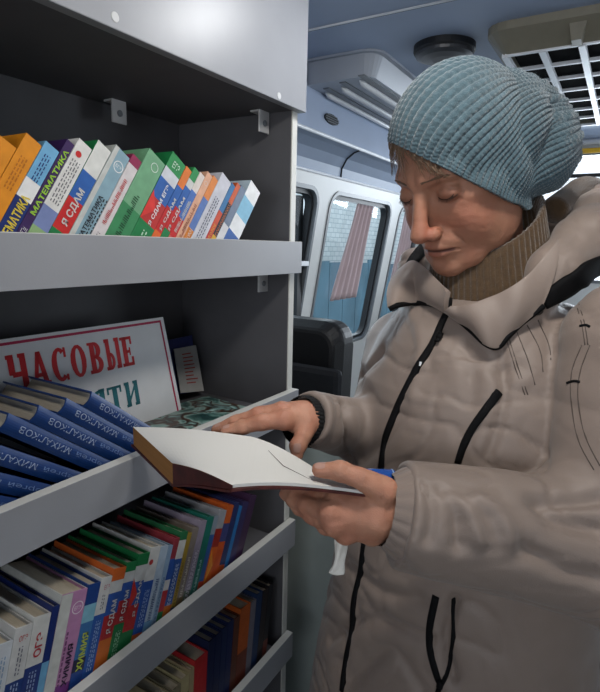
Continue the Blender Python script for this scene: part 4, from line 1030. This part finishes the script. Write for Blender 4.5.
# keep sleeve mouths and hidden parts tame
for w in (at(394, 510, .582), at(302, 420, .730)):
    disp *= np.clip((np.linalg.norm(P1-w, axis=1)-.035)/.04, 0.15, 1)
V = V+N_*disp[:, None]
coat = mesh_np('padded_coat', V, F, M_coat, WM)
coat['label'] = 'beige grey padded coat'
CB = BVHTree.FromPolygons([Vector(v) for v in V], [tuple(f) for f in F.tolist()])
def strip(name, pts, w, hgt, m, parent, n=6, bv=None, sub=None, lift=0.0):
    """a flat band lying on the cloth along a path"""
    pa = cast_path(bv or CB, pts, n)
    if len(pa) < 2: return None
    k = len(pa); P = np.array([a for a, b in pa]); Nn = np.array([b for a, b in pa])
    for _ in range(2):
        Nn[1:-1] = (Nn[:-2]+Nn[1:-1]*2+Nn[2:])/4; P[1:-1] = (P[:-2]+P[1:-1]*2+P[2:])/4
    Nn /= np.linalg.norm(Nn, axis=1)[:, None]
    T_ = np.gradient(P, axis=0); T_ /= np.linalg.norm(T_, axis=1)[:, None]; S_ = np.cross(T_, Nn); S_ /= np.linalg.norm(S_, axis=1)[:, None]
    ww = np.interp(np.linspace(0, 1, k), np.linspace(0, 1, len(w)), w) if hasattr(w, '__len__') else np.full(k, w)
    prof = [(-.5, -.5), (-.46, .55), (-.25, 1), (.25, 1), (.46, .55), (.5, -.5)]
    vs = []; mb = MB()
    for i in range(k):
        for a, b in prof: vs.append(P[i]+S_[i]*a*ww[i]+Nn[i]*(b*hgt+lift))
    q = len(prof); fs = [(i*q+j, i*q+(j+1) % q, (i+1)*q+(j+1) % q, (i+1)*q+j) for i in range(k-1) for j in range(q)]+[tuple(range(q)), tuple(range((k-1)*q, k*q))]
    mb.add(vs, fs, m); o = mb.build(name, None, smooth=True)
    adopt(o, parent)
    return o
# trousers and boots below the coat (below the frame)
M_tr = mat('dark_trousers', '22242B', .8); M_bt = mat('black_boots', '15151A', .5)
hip = rau(.252, .775, 0)
for s_ in (-1, 1):
    c = hip+LT*.095*s_
    mb = MB(); mb.tube([c+UP*z-CP*0-np.array([0, 0, CP[2]])+FT*f for z, f in ((.80, 0), (.60, .01), (.45, .015), (.30, .0), (.09, -.01))], [.105, .095, .08, .07, .068], M_tr, 20)
    adopt(mb.build('trouser_leg', None, smooth=True), WM)
    mb = MB(); b0 = np.array([c[0], c[1], 0])
    mb.tube([b0+FT*-.075+UP*.055, b0+FT*-.03+UP*.058, b0+FT*.05+UP*.052, b0+FT*.12+UP*.042, b0+FT*.165+UP*.035], [.030, .044, .046, .042, .022], M_bt, 16)
    mb.tube([b0+UP*.05+FT*-.03, b0+UP*.20+FT*-.02], [.05, .062], M_bt, 16)
    adopt(mb.build('boot', None, smooth=True), WM)
# zips, pockets, seams
strip('front_zip', [(449, 292), (449, 302), (447, 312), (441, 325), (432, 345), (418, 366), (404, 392), (393, 418), (385, 440), (382, 462), (380, 482)], .0105, .0035, M_zip, WM)
strip('front_zip', [(364, 542), (361, 570), (354, 600), (352, 630), (346, 660), (342, 691)], .0105, .0035, M_zip, WM)
strip('pocket_zip', [(499, 392), (484, 412), (470, 432), (460, 455), (454, 480), (453, 494)], [.012, .011, .010, .010, .009], .003, M_zip, WM)
strip('waist_zip', [(436, 596), (430, 625), (430, 650), (437, 676), (441, 684)], .010, .003, M_zip, WM)
strip('waist_zip', [(453, 598), (454, 625), (452, 650), (447, 672), (442, 684)], .006, .003, M_zip, WM)
SEAMS = [[(505, 335), (516, 370), (525, 395)], [(516, 330), (528, 360), (535, 385)], [(527, 325), (540, 350), (543, 372)], [(538, 320), (549, 345), (551, 362)],
         [(575, 300), (582, 325), (585, 345)], [(582, 345), (572, 370), (571, 400), (578, 440), (594, 470)], [(590, 345), (580, 372), (578, 400), (585, 436), (600, 466)],
         [(508, 335), (519, 370), (528, 395)], [(578, 300), (585, 325), (588, 345)]]
for pts in SEAMS: strip('seam_stitching', pts, .0013, .0006, M_thr, WM)
strip('bar_tack', [(580, 326), (586, 325), (590, 327)], .003, .0015, M_zip, WM)
strip('bar_tack', [(567, 383), (574, 381), (580, 382)], .003, .0015, M_zip, WM)
# zip sliders
for px, py, r in ((440, 338, .0075), (441, 684, .008), (421, 364, .0028)):
    h, nn = cast(CB, px, py)
    if h is not None:
        mb = MB(); a = Vector(nn); Mx = Matrix.Translation(Vector(h)+a*.0045) @ a.to_track_quat('Z', 'Y').to_matrix().to_4x4()
        mb.tube([(0, -r*.6, 0), (0, r*.6, 0)], [r*.55, r*.6], M_zip if r > .005 else M_trim, 10, flat=.6)
        mb.tube([(0, -r*.6, .001), (0, -r*1.6, .002)], [r*.4, r*.5], M_zip if r > .005 else M_trim, 10, flat=.5)
        adopt(mb.build('zip_slider', None, M=Mx, smooth=True), WM)

# collar of the coat: a ring around the neck, open in front, tips lying on the chest
def seg_interp(tab, x): return np.interp(x, [t[0] for t in tab], [t[1] for t in tab])
def flap(name, bot, top, m, parent, thick=.007, bulge=.010, n=8, rows=10, piping=True):
    """cloth flap between a lower and an upper edge of the coat, both (px, py, depth) paths"""
    B_ = [at(*q) for q in bot]; T_ = [at(*q) for q in top]
    B_ = np.array(smooth_path(B_, n)); T_ = np.array(smooth_path(T_, n)); k = min(len(B_), len(T_))
    f = lambda A: np.stack([np.interp(np.linspace(0, 1, k*2), np.linspace(0, 1, len(A)), A[:, j]) for j in range(3)], 1)
    B_, T_ = f(B_), f(T_); k = len(B_); G = []
    ctr = rau(.285, .80, -.06)
    for i in range(k):
        for j in range(rows+1):
            t = j/rows; p_ = B_[i]*(1-t)+T_[i]*t; o = p_-ctr; o = o/np.linalg.norm(o)
            G.append(p_+o*bulge*math.sin(math.pi*t)+o*.0022*math.sin(i*.14+t*3))
    G = np.array(G); fs = [(i*(rows+1)+j, (i+1)*(rows+1)+j, (i+1)*(rows+1)+j+1, i*(rows+1)+j+1) for i in range(k-1) for j in range(rows)]
    mb = MB().add(G, fs, m); o = mb.build(name, None, smooth=True); so = o.modifiers.new('s', 'SOLIDIFY'); so.thickness = thick; so.offset = 0
    bv = o.modifiers.new('b', 'BEVEL'); bv.width = .002; bv.segments = 2; bv.limit_method = 'ANGLE'
    adopt(o, parent)
    if piping:
        mb = MB().tube([p_ for p_ in B_], .0042, M_zip, 8); pp = adopt(mb.build('collar_piping', None, smooth=True), parent)
    return o
def sd(px, py, off=.004, alt=.75):
    h, nn = cast(CB, px, py)
    if h is None: return (px, py, alt)
    return (px, py, float((h-CP)@CF)-off)
L_bot = [(389, 309, 1.0), (398, 305, 1.0), (415, 303, 1.0), (432, 304, 1.0), (447, 312, 1.0)]
L_bot = [sd(a, b, .010) for a, b, c in L_bot]
L_top = [(398, 272, .84), (410, 262, .82), (424, 266, .79), (438, 281, .745), (448, 292, .712)]
flap('collar_flap', L_bot, L_top, M_coat, WM, bulge=.005)
R_bot = [sd(a, b, .009) for a, b in ((448, 311), (458, 319), (472, 330), (484, 342), (495, 347))]
R_top = [(452, 300, .695), (470, 297, .690), (495, 290, .683), (522, 272, .682), (540, 255, .69)]
R_b2 = [sd(a, b, .009) for a, b in ((448, 311), (458, 319), (472, 331), (485, 343), (497, 347), (508, 336), (520, 324), (533, 314), (543, 306))]
R_top = [(451, 306, .700), (458, 307, .695), (470, 305, .688), (485, 300, .682), (500, 294, .676), (515, 285, .672), (530, 273, .672), (545, 256, .68), (557, 240, .69)]
flap('collar_flap', R_b2, R_top, M_coat, WM, bulge=.007)
# black band along the hood seam and the eyelet beside it
strip('hood_band', [(543, 303), (556, 294), (572, 284), (588, 273), (604, 264)], [.020, .030, .034, .036], .004, M_zip, WM, lift=.001)
strip('hood_band', [(406, 272), (412, 263), (419, 254), (426, 246)], [.014, .02, .022], .004, M_zip, WM, lift=.002)
h, nn = cast(CB, 533, 311)
if h is not None:
    a = Vector(nn); Mx = Matrix.Translation(Vector(h)+a*.008) @ a.to_track_quat('Z', 'Y').to_matrix().to_4x4()
    mb = MB(); mb.tube([(.008*math.cos(t*math.pi/8), .005*math.sin(t*math.pi/8), 0) for t in range(17)], .0022, mat('dark_metal', '4A4540', .35, metal=.8), 6, caps=False)
    adopt(mb.build('eyelet', None, M=Mx, smooth=True), WM)

# roll-neck jumper: ribbed collar folded under the chin
def ribbed(name, rings, m, parent, N=64, amp=.0016, sub=5):
    n = N*6; vs = []; k = len(rings)
    for c, ux, uy, rx, ry in rings:
        for i in range(n):
            a = 2*math.pi*i/n; e = 1+0*a; r = amp*(abs(math.cos(a*N/2))**.7)
            d = ux*math.cos(a)*rx+uy*math.sin(a)*ry; dn = d/np.linalg.norm(d); vs.append(c+d+dn*r)
    fs = [(j*n+i, j*n+(i+1) % n, (j+1)*n+(i+1) % n, (j+1)*n+i) for j in range(k-1) for i in range(n)]
    mb = MB().add(vs, fs, m); return adopt(mb.build(name, None, smooth=True, fix=False), parent)
M_rn = mat('brown_wool', '48351F', .9, var=.2, scale=150, bump=.8, bscale=600, sheen=.4)
rg = []
c0 = hw(0, -.018, -.090); c1 = rau(.288, .785, -.150)
for t in np.linspace(0, 1, 22):
    if t < .12: cc, g = c0+(c1-c0)*(.12-t)*1.0, -.010*(1-t/.12)-.001
    else: cc, g = c0+(c1-c0)*((t-.12)/.88), .006*math.sin(math.pi*min(1, (t-.12)/.5)*.5)+.016*max(0, t-.3)
    rg.append((cc, HL, HF+HU*-.10, .079+g, .087+g))
ribbed('roll_neck', rg, M_rn, WM, 58, .0028)
# fuzzy lining edge showing behind the neck
mb = MB(); rnd = random.Random(4)
cs = smooth_path([at(552, 212, .80), at(568, 200, .83), at(582, 190, .86), at(595, 192, .88), at(606, 204, .9)], 8)
vs = []
mb.tube(cs, [.016]+[.021]*(len(cs)-2)+[.018], M_rn, 14)
adopt(mb.build('hood_lining', None, smooth=True), WM)
# black knitted cuff inside the right sleeve
ax = (RE-at(302, 420, .730)); ax /= np.linalg.norm(ax); u1 = np.cross(ax, UP); u1 /= np.linalg.norm(u1); u2 = np.cross(ax, u1); c = at(300, 420, .728)
ribbed('knitted_cuff', [(c+ax*(t*.055-.004), u1, u2, .0315+.002*math.sin(t*3)-(.003 if t == 0 else 0), .0345-(.003 if t == 0 else 0)) for t in np.linspace(0, 1, 8)], mat('black_knit', '0B0B0D', .9, bump=.5, bscale=500), WM, 40, .0014)
# gathered elastic edge of the left sleeve
ax = (LE-at(394, 510, .582)); ax /= np.linalg.norm(ax); u1 = np.cross(ax, UP); u1 /= np.linalg.norm(u1); u2 = np.cross(ax, u1); c = at(387, 510, .5805)
ribbed('sleeve_edge', [(c+ax*(t*.030-.002), u1, u2, .0335+.016*min(1, t*1.4), .0385+.0145*min(1, t*1.4)) for t in np.linspace(0, 1, 12)], M_coat, WM, 20, .0014)

# ------------------------------------------------------------------ hat
HX = at(578, 172, .815)        # crown end of the slouching hat
HC = at(490, 142, .765)        # centre of its bag
pole = (at(590, 172, .80)-HC); pole /= np.linalg.norm(pole)
bp = [hw(0, .088, .052), hw(.078, -.010, -.018), hw(0, -.105, -.052), hw(-.078, -.010, -.018)]
bp0 = at(394, 150, .70); bp1 = at(462, 180, .655); bp2 = at(534, 213, .74)
bn = np.cross(bp1-bp0, bp2-bp1); bn /= np.linalg.norm(bn)
bn = HU*1.0-HF*1.0+HL*.62; bn /= np.linalg.norm(bn)
bc = hw(.048, .061, .012)
def plane_side(p): return (p-bc)@bn
e1 = np.cross(pole, UP); e1 /= np.linalg.norm(e1); e2 = np.cross(e1, pole)
NU, NV_ = 78*10, 300
RAD = (.099, .091, .127)  # across, up, along the pole
us = np.linspace(0, 2*math.pi, NU, endpoint=False)
hdn = lambda P: smin(head_sdf(P), cone(P, NK0, NK1, .050, .060), .02)
hd = lambda P: hdn(P.astype(np.float32)).astype(float)
# brim ring: where the brim plane leaves the head
b1 = HL-bn*(HL@bn); b1 /= np.linalg.norm(b1); b2 = np.cross(bn, b1); b2 /= np.linalg.norm(b2)
rc = hw(0, -.012, -.012); rc = rc-bn*((rc-bc)@bn)
dirs = np.outer(np.cos(us), b1)+np.outer(np.sin(us), b2); rr_ = np.full(NU, .05)
for _ in range(40): rr_ = rr_+(.008-hd(rc+dirs*rr_[:, None]))*.8
brim = rc+dirs*np.clip(rr_, .04, .14)[:, None]
KD = at(590, 176, .80)-HC; KD /= np.linalg.norm(KD); TD = bn+np.array([0, 0, .25]); TD /= np.linalg.norm(TD)
brim = brim+np.outer(np.clip(-((brim-HO)@HF)*.55-.006, 0, .060), bn)
BD = brim-HC; BL_ = np.linalg.norm(BD, axis=1); BD = BD/BL_[:, None]
def bagr(D): return 1/np.sqrt(((D@e1)/RAD[0])**2+((D@e2)/RAD[1])**2+((D@pole)/RAD[2])**2)
wt = (.15+.85*(1-(BD@KD))/2)
V_g = []
for j in range(NV_+1):
    t = .004+.996*j/NV_; D = KD*(1-t)**2+TD*(2*t*(1-t)*wt)[:, None]+BD*t*t; D /= np.linalg.norm(D, axis=1)[:, None]
    r_ = bagr(D); k_ = np.clip((t-.72)/.28, 0, 1); k_ = k_*k_*(3-2*k_)
    V_g.append(HC+D*(r_*(1-k_)+BL_*k_)[:, None])
G = np.array(V_g)
# bring the brim band on to the head
flat = G.reshape(-1, 3); tt = np.repeat(np.arange(NV_+1)/NV_, NU); uu = np.tile(us, NV_+1)
w = np.clip((tt-.70)/.28, 0, 1); w = w*w*(3-2*w)
for _ in range(4):
    s_ = hd(flat); g = grad(hdn, flat, .002); g /= (np.linalg.norm(g, axis=1)[:, None]+1e-9)
    # never inside the head, and snug at the brim
    target = np.where(s_ < .007, .007, s_*(1-w)+.007*w)
    flat = flat+g*(target-s_)[:, None]*.9
# slouch crease near the crown
cre = smooth_path([at(553, 108, .70), at(556, 140, .685), at(549, 170, .68), at(538, 205, .69)], 8)
ncen = flat-HC; ncen /= np.linalg.norm(ncen, axis=1)[:, None]
prj = lambda P: np.stack([300+FPX*((P-CP)@CR)/((P-CP)@CF), 346-FPX*((P-CP)@CU)/((P-CP)@CF)], 1)
dist = dist_poly(flat, cre); flat = flat-ncen*(.016*np.exp(-(dist/.020)**2))[:, None]
# knit relief: 1x1 rib at the brim, broad ribs and cables above
ph = uu*78
rib = np.abs(np.cos(ph/2))**.6
band = np.clip((tt-.52)/.10, 0, 1)
ph2 = uu*39
px_ = (uu*13/(2*math.pi)) % 1.0          # one pattern repeat: a braided cable, then two plain ribs
cab_h = np.sqrt(np.clip(np.sin(math.pi*np.clip(px_/.52, 0, 1)), 0, 1))
braid = np.sin(2*math.pi*tt*17+np.cos(math.pi*px_/.52)*2.2)
rib_h = np.clip(np.abs(np.sin(2*math.pi*(px_-.52)/.48)), 0, 1)**.6*(px_ > .52)
stitch = np.sin(2*math.pi*62*tt+np.abs(np.sin(ph/2))*2.6)
body_rel = np.where(px_ <= .52, .0044*cab_h+.0013*braid*cab_h, .0030*rib_h)
rel = band*rib*.0036+(1-band)*body_rel+.00042*stitch*np.clip(tt/.3, 0, 1)
env = np.clip(tt/.10, 0, 1); rel = rel*env+.003*(1-env)*np.cos(uu*11)*(tt > .01)
Nn = np.zeros_like(G)
G = flat.reshape(NV_+1, NU, 3)
du = np.roll(G, -6, 1)-np.roll(G, 6, 1); dv = np.gradient(G, axis=0); Nn = np.cross(dv, du); Nn /= (np.linalg.norm(Nn, axis=2)[:, :, None]+1e-12)
if (Nn[NV_//2, :, :]*(G[NV_//2]-HC)).sum() < 0: Nn = -Nn
G = G+Nn*rel.reshape(NV_+1, NU)[:, :, None]
# turn the edge in under the brim
G = np.concatenate([G, (G[-1]-Nn[-1]*.003+(-bn)*.001)[None], (G[-1]-Nn[-1]*.006+bn*.010)[None]], 0)
R_ = G.shape[0]; idx = np.arange(R_*NU).reshape(R_, NU); a = idx[:-1]; b = idx[1:]
F_ = np.stack([a, np.roll(a, -1, 1), np.roll(b, -1, 1), b], -1).reshape(-1, 4)
M_hat = mat('hat_wool', '445962', .95, var=.18, scale=120, bump=.8, bscale=600, sheen=.45, spec=.15)
hat = mesh_np('knitted_hat', G.reshape(-1, 3), np.concatenate([F_, ]), M_hat, WM)
hat['label'] = 'light blue ribbed knitted hat'
mb = MB().add([tuple(x) for x in G[0]], [tuple(range(NU))], M_hat); adopt(mb.build('hat_crown', None, fix=False), WM)
# wool fuzz: short stray fibres over the hat
mb = MB(); rnd = np.random.RandomState(5)
for k in range(2600):
    j = rnd.randint(10, NV_-2); i = rnd.randint(0, NU); p0 = G[j, i]; nn = Nn[j, i]; d = nn*rnd.uniform(.002, .0055)+rnd.normal(0, .0022, 3)
    p1 = p0+d*.6; p2 = p0+d+rnd.normal(0, .0008, 3); s3 = np.cross(d, CF+.01); s3 = s3/np.linalg.norm(s3)*.00013; t3 = np.cross(s3, d); t3 = t3/np.linalg.norm(t3)*.00013
    mb.add([p0+s3, p0-s3*.5+t3, p0-s3*.5-t3, p2], [(0, 1, 3), (1, 2, 3), (2, 0, 3)])
tag(adopt(mb.build('wool_fuzz', M_hat, fix=False), WM), kind='stuff')
# ------------------------------------------------------------------ hair
M_hair = mat('grey_brown_hair', '6B5542', .45, var=.35, scale=200)
hb = BVHTree.FromPolygons([Vector(v.co) for v in me.vertices], [tuple(p.vertices) for p in me.polygons])
def lock(mb, pts, r0, m=M_hair, n=5):
    k = len(pts); mb.tube(pts, [r0*(1-.85*(i/(k-1))**2) for i in range(k)], m, n)
mb = MB(); rnd = np.random.RandomState(3)
def onhead(p, off):
    h = hb.find_nearest(Vector(p)); q = np.array(h[0]); nn = np.array(h[1]); return q+nn*off
for k in range(130):
    u = rnd.uniform(-.062, .040); z0 = 0; L_ = rnd.uniform(.024, .056)*(1.0 if u < -.01 else .65)
    sweep = rnd.uniform(.0, .75)*(1 if u > -.01 else -.6)+rnd.normal(0, .30)
    yy = .085*math.sqrt(max(.1, 1-(u/.085)**2)); z0 = .014+(yy-.061)-.62*(u-.048)+.007; pts = []
    for i in range(7):
        t = i/6; p_ = hw(u+sweep*L_*t*t, yy+.01, z0-L_*t); pts.append(onhead(p_, .0035+.004*math.sin(math.pi*t)+rnd.uniform(0, .002)))
    lock(mb, pts, rnd.uniform(.0003, .00065))
# sideburn wisps in front of the ear
for k in range(0):
    a0 = np.array([.070, .020+rnd.normal(0, .012), .012]); L_ = rnd.uniform(.02, .04); pts = []
    for i in range(6):
        t = i/5; pts.append(onhead(hw(a0[0], a0[1]+.006*t, a0[2]-L_*t), .002+.002*math.sin(3*t)))
    lock(mb, pts, .0006)
tag(adopt(mb.build('hair', None, smooth=True, fix=False), WM), label='grey brown fringe showing below the hat')
M_brow = mat('brow_hair', '6A5444', .6)
for s_ in (-1, 1):
    mb = MB()
    for k in range(46):
        t = rnd.uniform(0, 1); x = .014+.032*t; z = .0205+.003*math.sin(t*2.4)+rnd.normal(0, .0012); pts = []
        for i in range(4):
            q = i/3; pts.append(onhead(hw(s_*(x+.007*q), .10-.02*t, z+.0015*q-.001*t), .0006+.0006*q))
        lock(mb, pts, .00045, M_brow, 4)
    adopt(mb.build('eyebrow', None, fix=False), WM)

for s_ in (-1, 1):
    mb = MB()
    line = [onhead(hw(s_*x, .086-.25*max(0, x-.035), z), .0003) for x, z in ((.019, -.0045), (.024, -.0070), (.031, -.0085), (.038, -.0080), (.045, -.0048), (.049, -.0020))]
    mb.tube(smooth_path(line, 4), .0006, M_lash_ := mat('lash_dark', '2A1D18', .7), 5)
    for k in range(26):
        t = k/25; x = .021+.026*t; z = -.0055-.0030*math.sin(t*math.pi); p0 = onhead(hw(s_*x, .086-.25*max(0, x-.035), z), .0002)
        mb.tube([p0, p0+HF*.0022*HS-HU*.0012+HL*s_*.0008*t, p0+HF*.0042-HU*.0032+HL*s_*.0022*t], [.00022, .00018, .00006], M_lash_, 4)
    adopt(mb.build('eyelashes', None, fix=False), WM)

# ------------------------------------------------------------------ the open book in her hands, and what else she holds
OB = empty('open_book', at(232, 488, .545), label='open book with blank white pages and a dark red cover, held in both hands', cat='book')
M_pg = mat('blank_page', 'D2D1CC', .7, var=.015, scale=8)
M_gilt = mat('page_edges_ochre', '9A6B38', .8, var=.2, scale=4, stretch=(1, 1, 300))
M_dc = mat('dark_red_cover', '4A1F1B', .55, var=.4, scale=50)
def q3(px, py, z): return onZ(px, py, z)
A_ = q3(133, 427, 1.180); B_ = q3(172, 463, 1.180); C_r = q3(232, 485, 1.206); D_r = q3(250, 436.5, 1.206)
E_r = q3(389, 494, 1.190); F_r = q3(345, 487, 1.190)
# the left half: a thick block of pages, its face slightly domed towards the gutter
def surf_left(s, t):      # s along the spine direction (near..far), t from fore-edge to gutter
    n_ = B_*(1-t)+C_r*t; f_ = A_*(1-t)+D_r*t; p_ = n_*(1-s)+f_*s
    return p_+UP*(.006*math.sin(math.pi*min(1, t*1.0))*(.6))
def thickL(t): return .024*(1-t)**.8+.004
NS_, NT_ = 12, 18
def slab_mesh(surf, thick, ns=NS_, nt=NT_):
    T = []; Bm = []
    for i in range(ns+1):
        for j in range(nt+1):
            p_ = surf(i/ns, j/nt); T.append(p_); Bm.append(p_-UP*thick(j/nt))
    n1 = (ns+1)*(nt+1); ix = lambda i, j: i*(nt+1)+j
    top = [(ix(i, j), ix(i+1, j), ix(i+1, j+1), ix(i, j+1)) for i in range(ns) for j in range(nt)]
    side = []
    for j in range(nt): side += [(ix(0, j), ix(0, j+1), n1+ix(0, j+1), n1+ix(0, j)), (ix(ns, j), n1+ix(ns, j), n1+ix(ns, j+1), ix(ns, j+1))]
    for i in range(ns): side += [(ix(i, 0), n1+ix(i, 0), n1+ix(i+1, 0), ix(i+1, 0)), (ix(i, nt), ix(i+1, nt), n1+ix(i+1, nt), n1+ix(i, nt))]
    bot = [tuple(n1+k for k in f) for f in top]
    return T+Bm, top, side, bot
v_, t_, s_, b_ = slab_mesh(surf_left, thickL)
mb = MB(); mb.add(v_, t_, M_pg); mb.v, o_ = mb.v, 0
k_ = mb.mid(M_gilt)
kp = mb.mid(M_pg)
for n_f, f in enumerate(s_+b_): mb.f.append(list(f)); mb.mi.append(kp if (2*NT_ <= n_f < 2*NT_+2*NS_ and n_f % 2) else k_)
adopt(mb.build('page_block', None, smooth=False), OB)
# the right half: a few leaves lying on the back cover, curving up out of the gutter
def surf_right(s, t):
    n_ = C_r*(1-t)+E_r*t; f_ = D_r*(1-t)+F_r*t; p_ = n_*(1-s)+f_*s
    return p_+UP*(.010*math.sin(math.pi*t)*math.exp(-1.2*t)+.0003)
v_, t_, s_, b_ = slab_mesh(surf_right, lambda t: .0035)
mb = MB(); mb.add(v_, t_, M_pg); k_ = mb.mid(M_pg)
for f in s_+b_: mb.f.append(list(f)); mb.mi.append(k_)
adopt(mb.build('page_block', None, smooth=False), OB)
# cover boards below both halves
def cover_left(s, t): return surf_left(-.02+s*1.04, -.02+t*1.02)-UP*(thickL(max(0, t))+.0003)
def cover_right(s, t): return surf_right(-.02+s*1.04, t*1.015)-UP*.0040
for fn in (cover_left, cover_right):
    v_, t_, s_, b_ = slab_mesh(fn, lambda t: .0028)
    adopt(MB().add(v_, t_+s_+b_, M_dc).build('cover_board', None), OB)
# near end of the left half is bound in the dark red spine cloth
def flapn(s, t):
    p_ = surf_left(0, t); return p_-UP*(thickL(t)*s)
mb = MB(); vs = []
for i in range(5):
    for j in range(19):
        p_ = flapn(i/4, j/18); vs.append(p_-(A_-B_)/np.linalg.norm(A_-B_)*.0015)
adopt(mb.add(vs, [(i*19+j, i*19+j+1, (i+1)*19+j+1, (i+1)*19+j) for i in range(4) for j in range(18)], M_dc).build('spine_cloth', None, fix=False), OB)
# the edge of a loose leaf
lv = [surf_right(.75, .22)+UP*.0008, surf_right(.42, .34)+UP*.0008, surf_right(.15, .50)+UP*.0008]
adopt(MB().tube([tuple(p) for p in lv], [.0002, .0005, .0002], mat('leaf_edge', '8F8B86', .8), 6).build('leaf_edge', None), OB)

# nails
M_nail = mat('nail', 'B08A7C', .35, var=.03)

for H, side in ((HAND_R, 0), (HAND_L, 1)):
    for ch in [H['th']]+H['fi'][:2]:
        tip, pre = np.array(ch[-1]), np.array(ch[-2]); ax = (tip-pre)/np.linalg.norm(tip-pre)
        h = hb.find_nearest(Vector(tip+UP*.012-CF*.006)); c = np.array(h[0]); nn = np.array(h[1]); sd_v = np.cross(ax, nn); sd_v /= np.linalg.norm(sd_v)
        vs = []; w_ = .0055 if ch is H['th'] else .0042
        for i in range(7):
            for j in range(7):
                a, b = (i/6-.5)*2, (j/6-.5)*2; rr = 1-.25*a*a
                p_ = c+ax*(a*w_*1.1+.001)+sd_v*b*w_*rr; hh_ = hb.find_nearest(Vector(p_)); vs.append(np.array(hh_[0])+np.array(hh_[1])*.0004)
        adopt(MB().add(vs, [(i*7+j, i*7+j+1, (i+1)*7+j+1, (i+1)*7+j) for i in range(6) for j in range(6)], M_nail).build('fingernail', None, smooth=True, fix=False), WM)

# white crumpled tissue under the left hand
M_tis = mat('tissue', 'E2DFD6', .9, var=.06, scale=60, bump=.5, bscale=300)
mb = MB(); n = 18; rows = [(342, 536, .010), (341, 545, .0085), (340, 553, .0075), (339, 560, .0065), (338, 566, .0075), (337, 571, .0105), (336, 574, .0085)]
vs = []; rnd = random.Random(8)
for k, (px, py, r) in enumerate(rows):
    c = at(px, py, .600)
    for i in range(n):
        a = 2*math.pi*i/n; rr = r*(1+.28*math.sin(a*3+k*.7)+.12*math.sin(a*7+k)); vs.append(c+R0*math.cos(a)*rr*.85+A0*math.sin(a)*rr*.6+UP*.001*math.sin(a*4+k))
mb.add(vs, [(k*n+i, k*n+(i+1) % n, (k+1)*n+(i+1) % n, (k+1)*n+i) for k in range(len(rows)-1) for i in range(n)]+[tuple(range(n)), tuple(range((len(rows)-1)*n, len(rows)*n))], M_tis)
o = mb.build('crumpled_tissue', None, smooth=True); so = o.modifiers.new('s', 'SUBSURF'); so.levels = so.render_levels = 1
tag(o, 'white crumpled tissue hanging from under the left hand', 'tissue')
# blue rounded object behind the left wrist
a0_, a1_ = at(374, 480, .592), at(396, 481, .594)
c_ = a0_; ax = (a1_-a0_)/np.linalg.norm(a1_-a0_)
t = empty('blue_case', a0_, label='small blue rounded case tucked behind the left wrist', cat='case')
adopt(MB().tube([a0_-ax*.02, a0_, a1_-ax*.004, a1_-ax*.001, a1_], [.011, .0128, .0128, .0105, .006], mat('glossy_blue', '1F4FA0', .25, coat=.4), 20).build('case_body', None, smooth=True), t)
adopt(MB().tube([a1_-ax*.006, a1_-ax*.0048], .0132, mat('pale_blue_rim', '8FB0D8', .3), 20).build('case_rim', None, smooth=True), t)
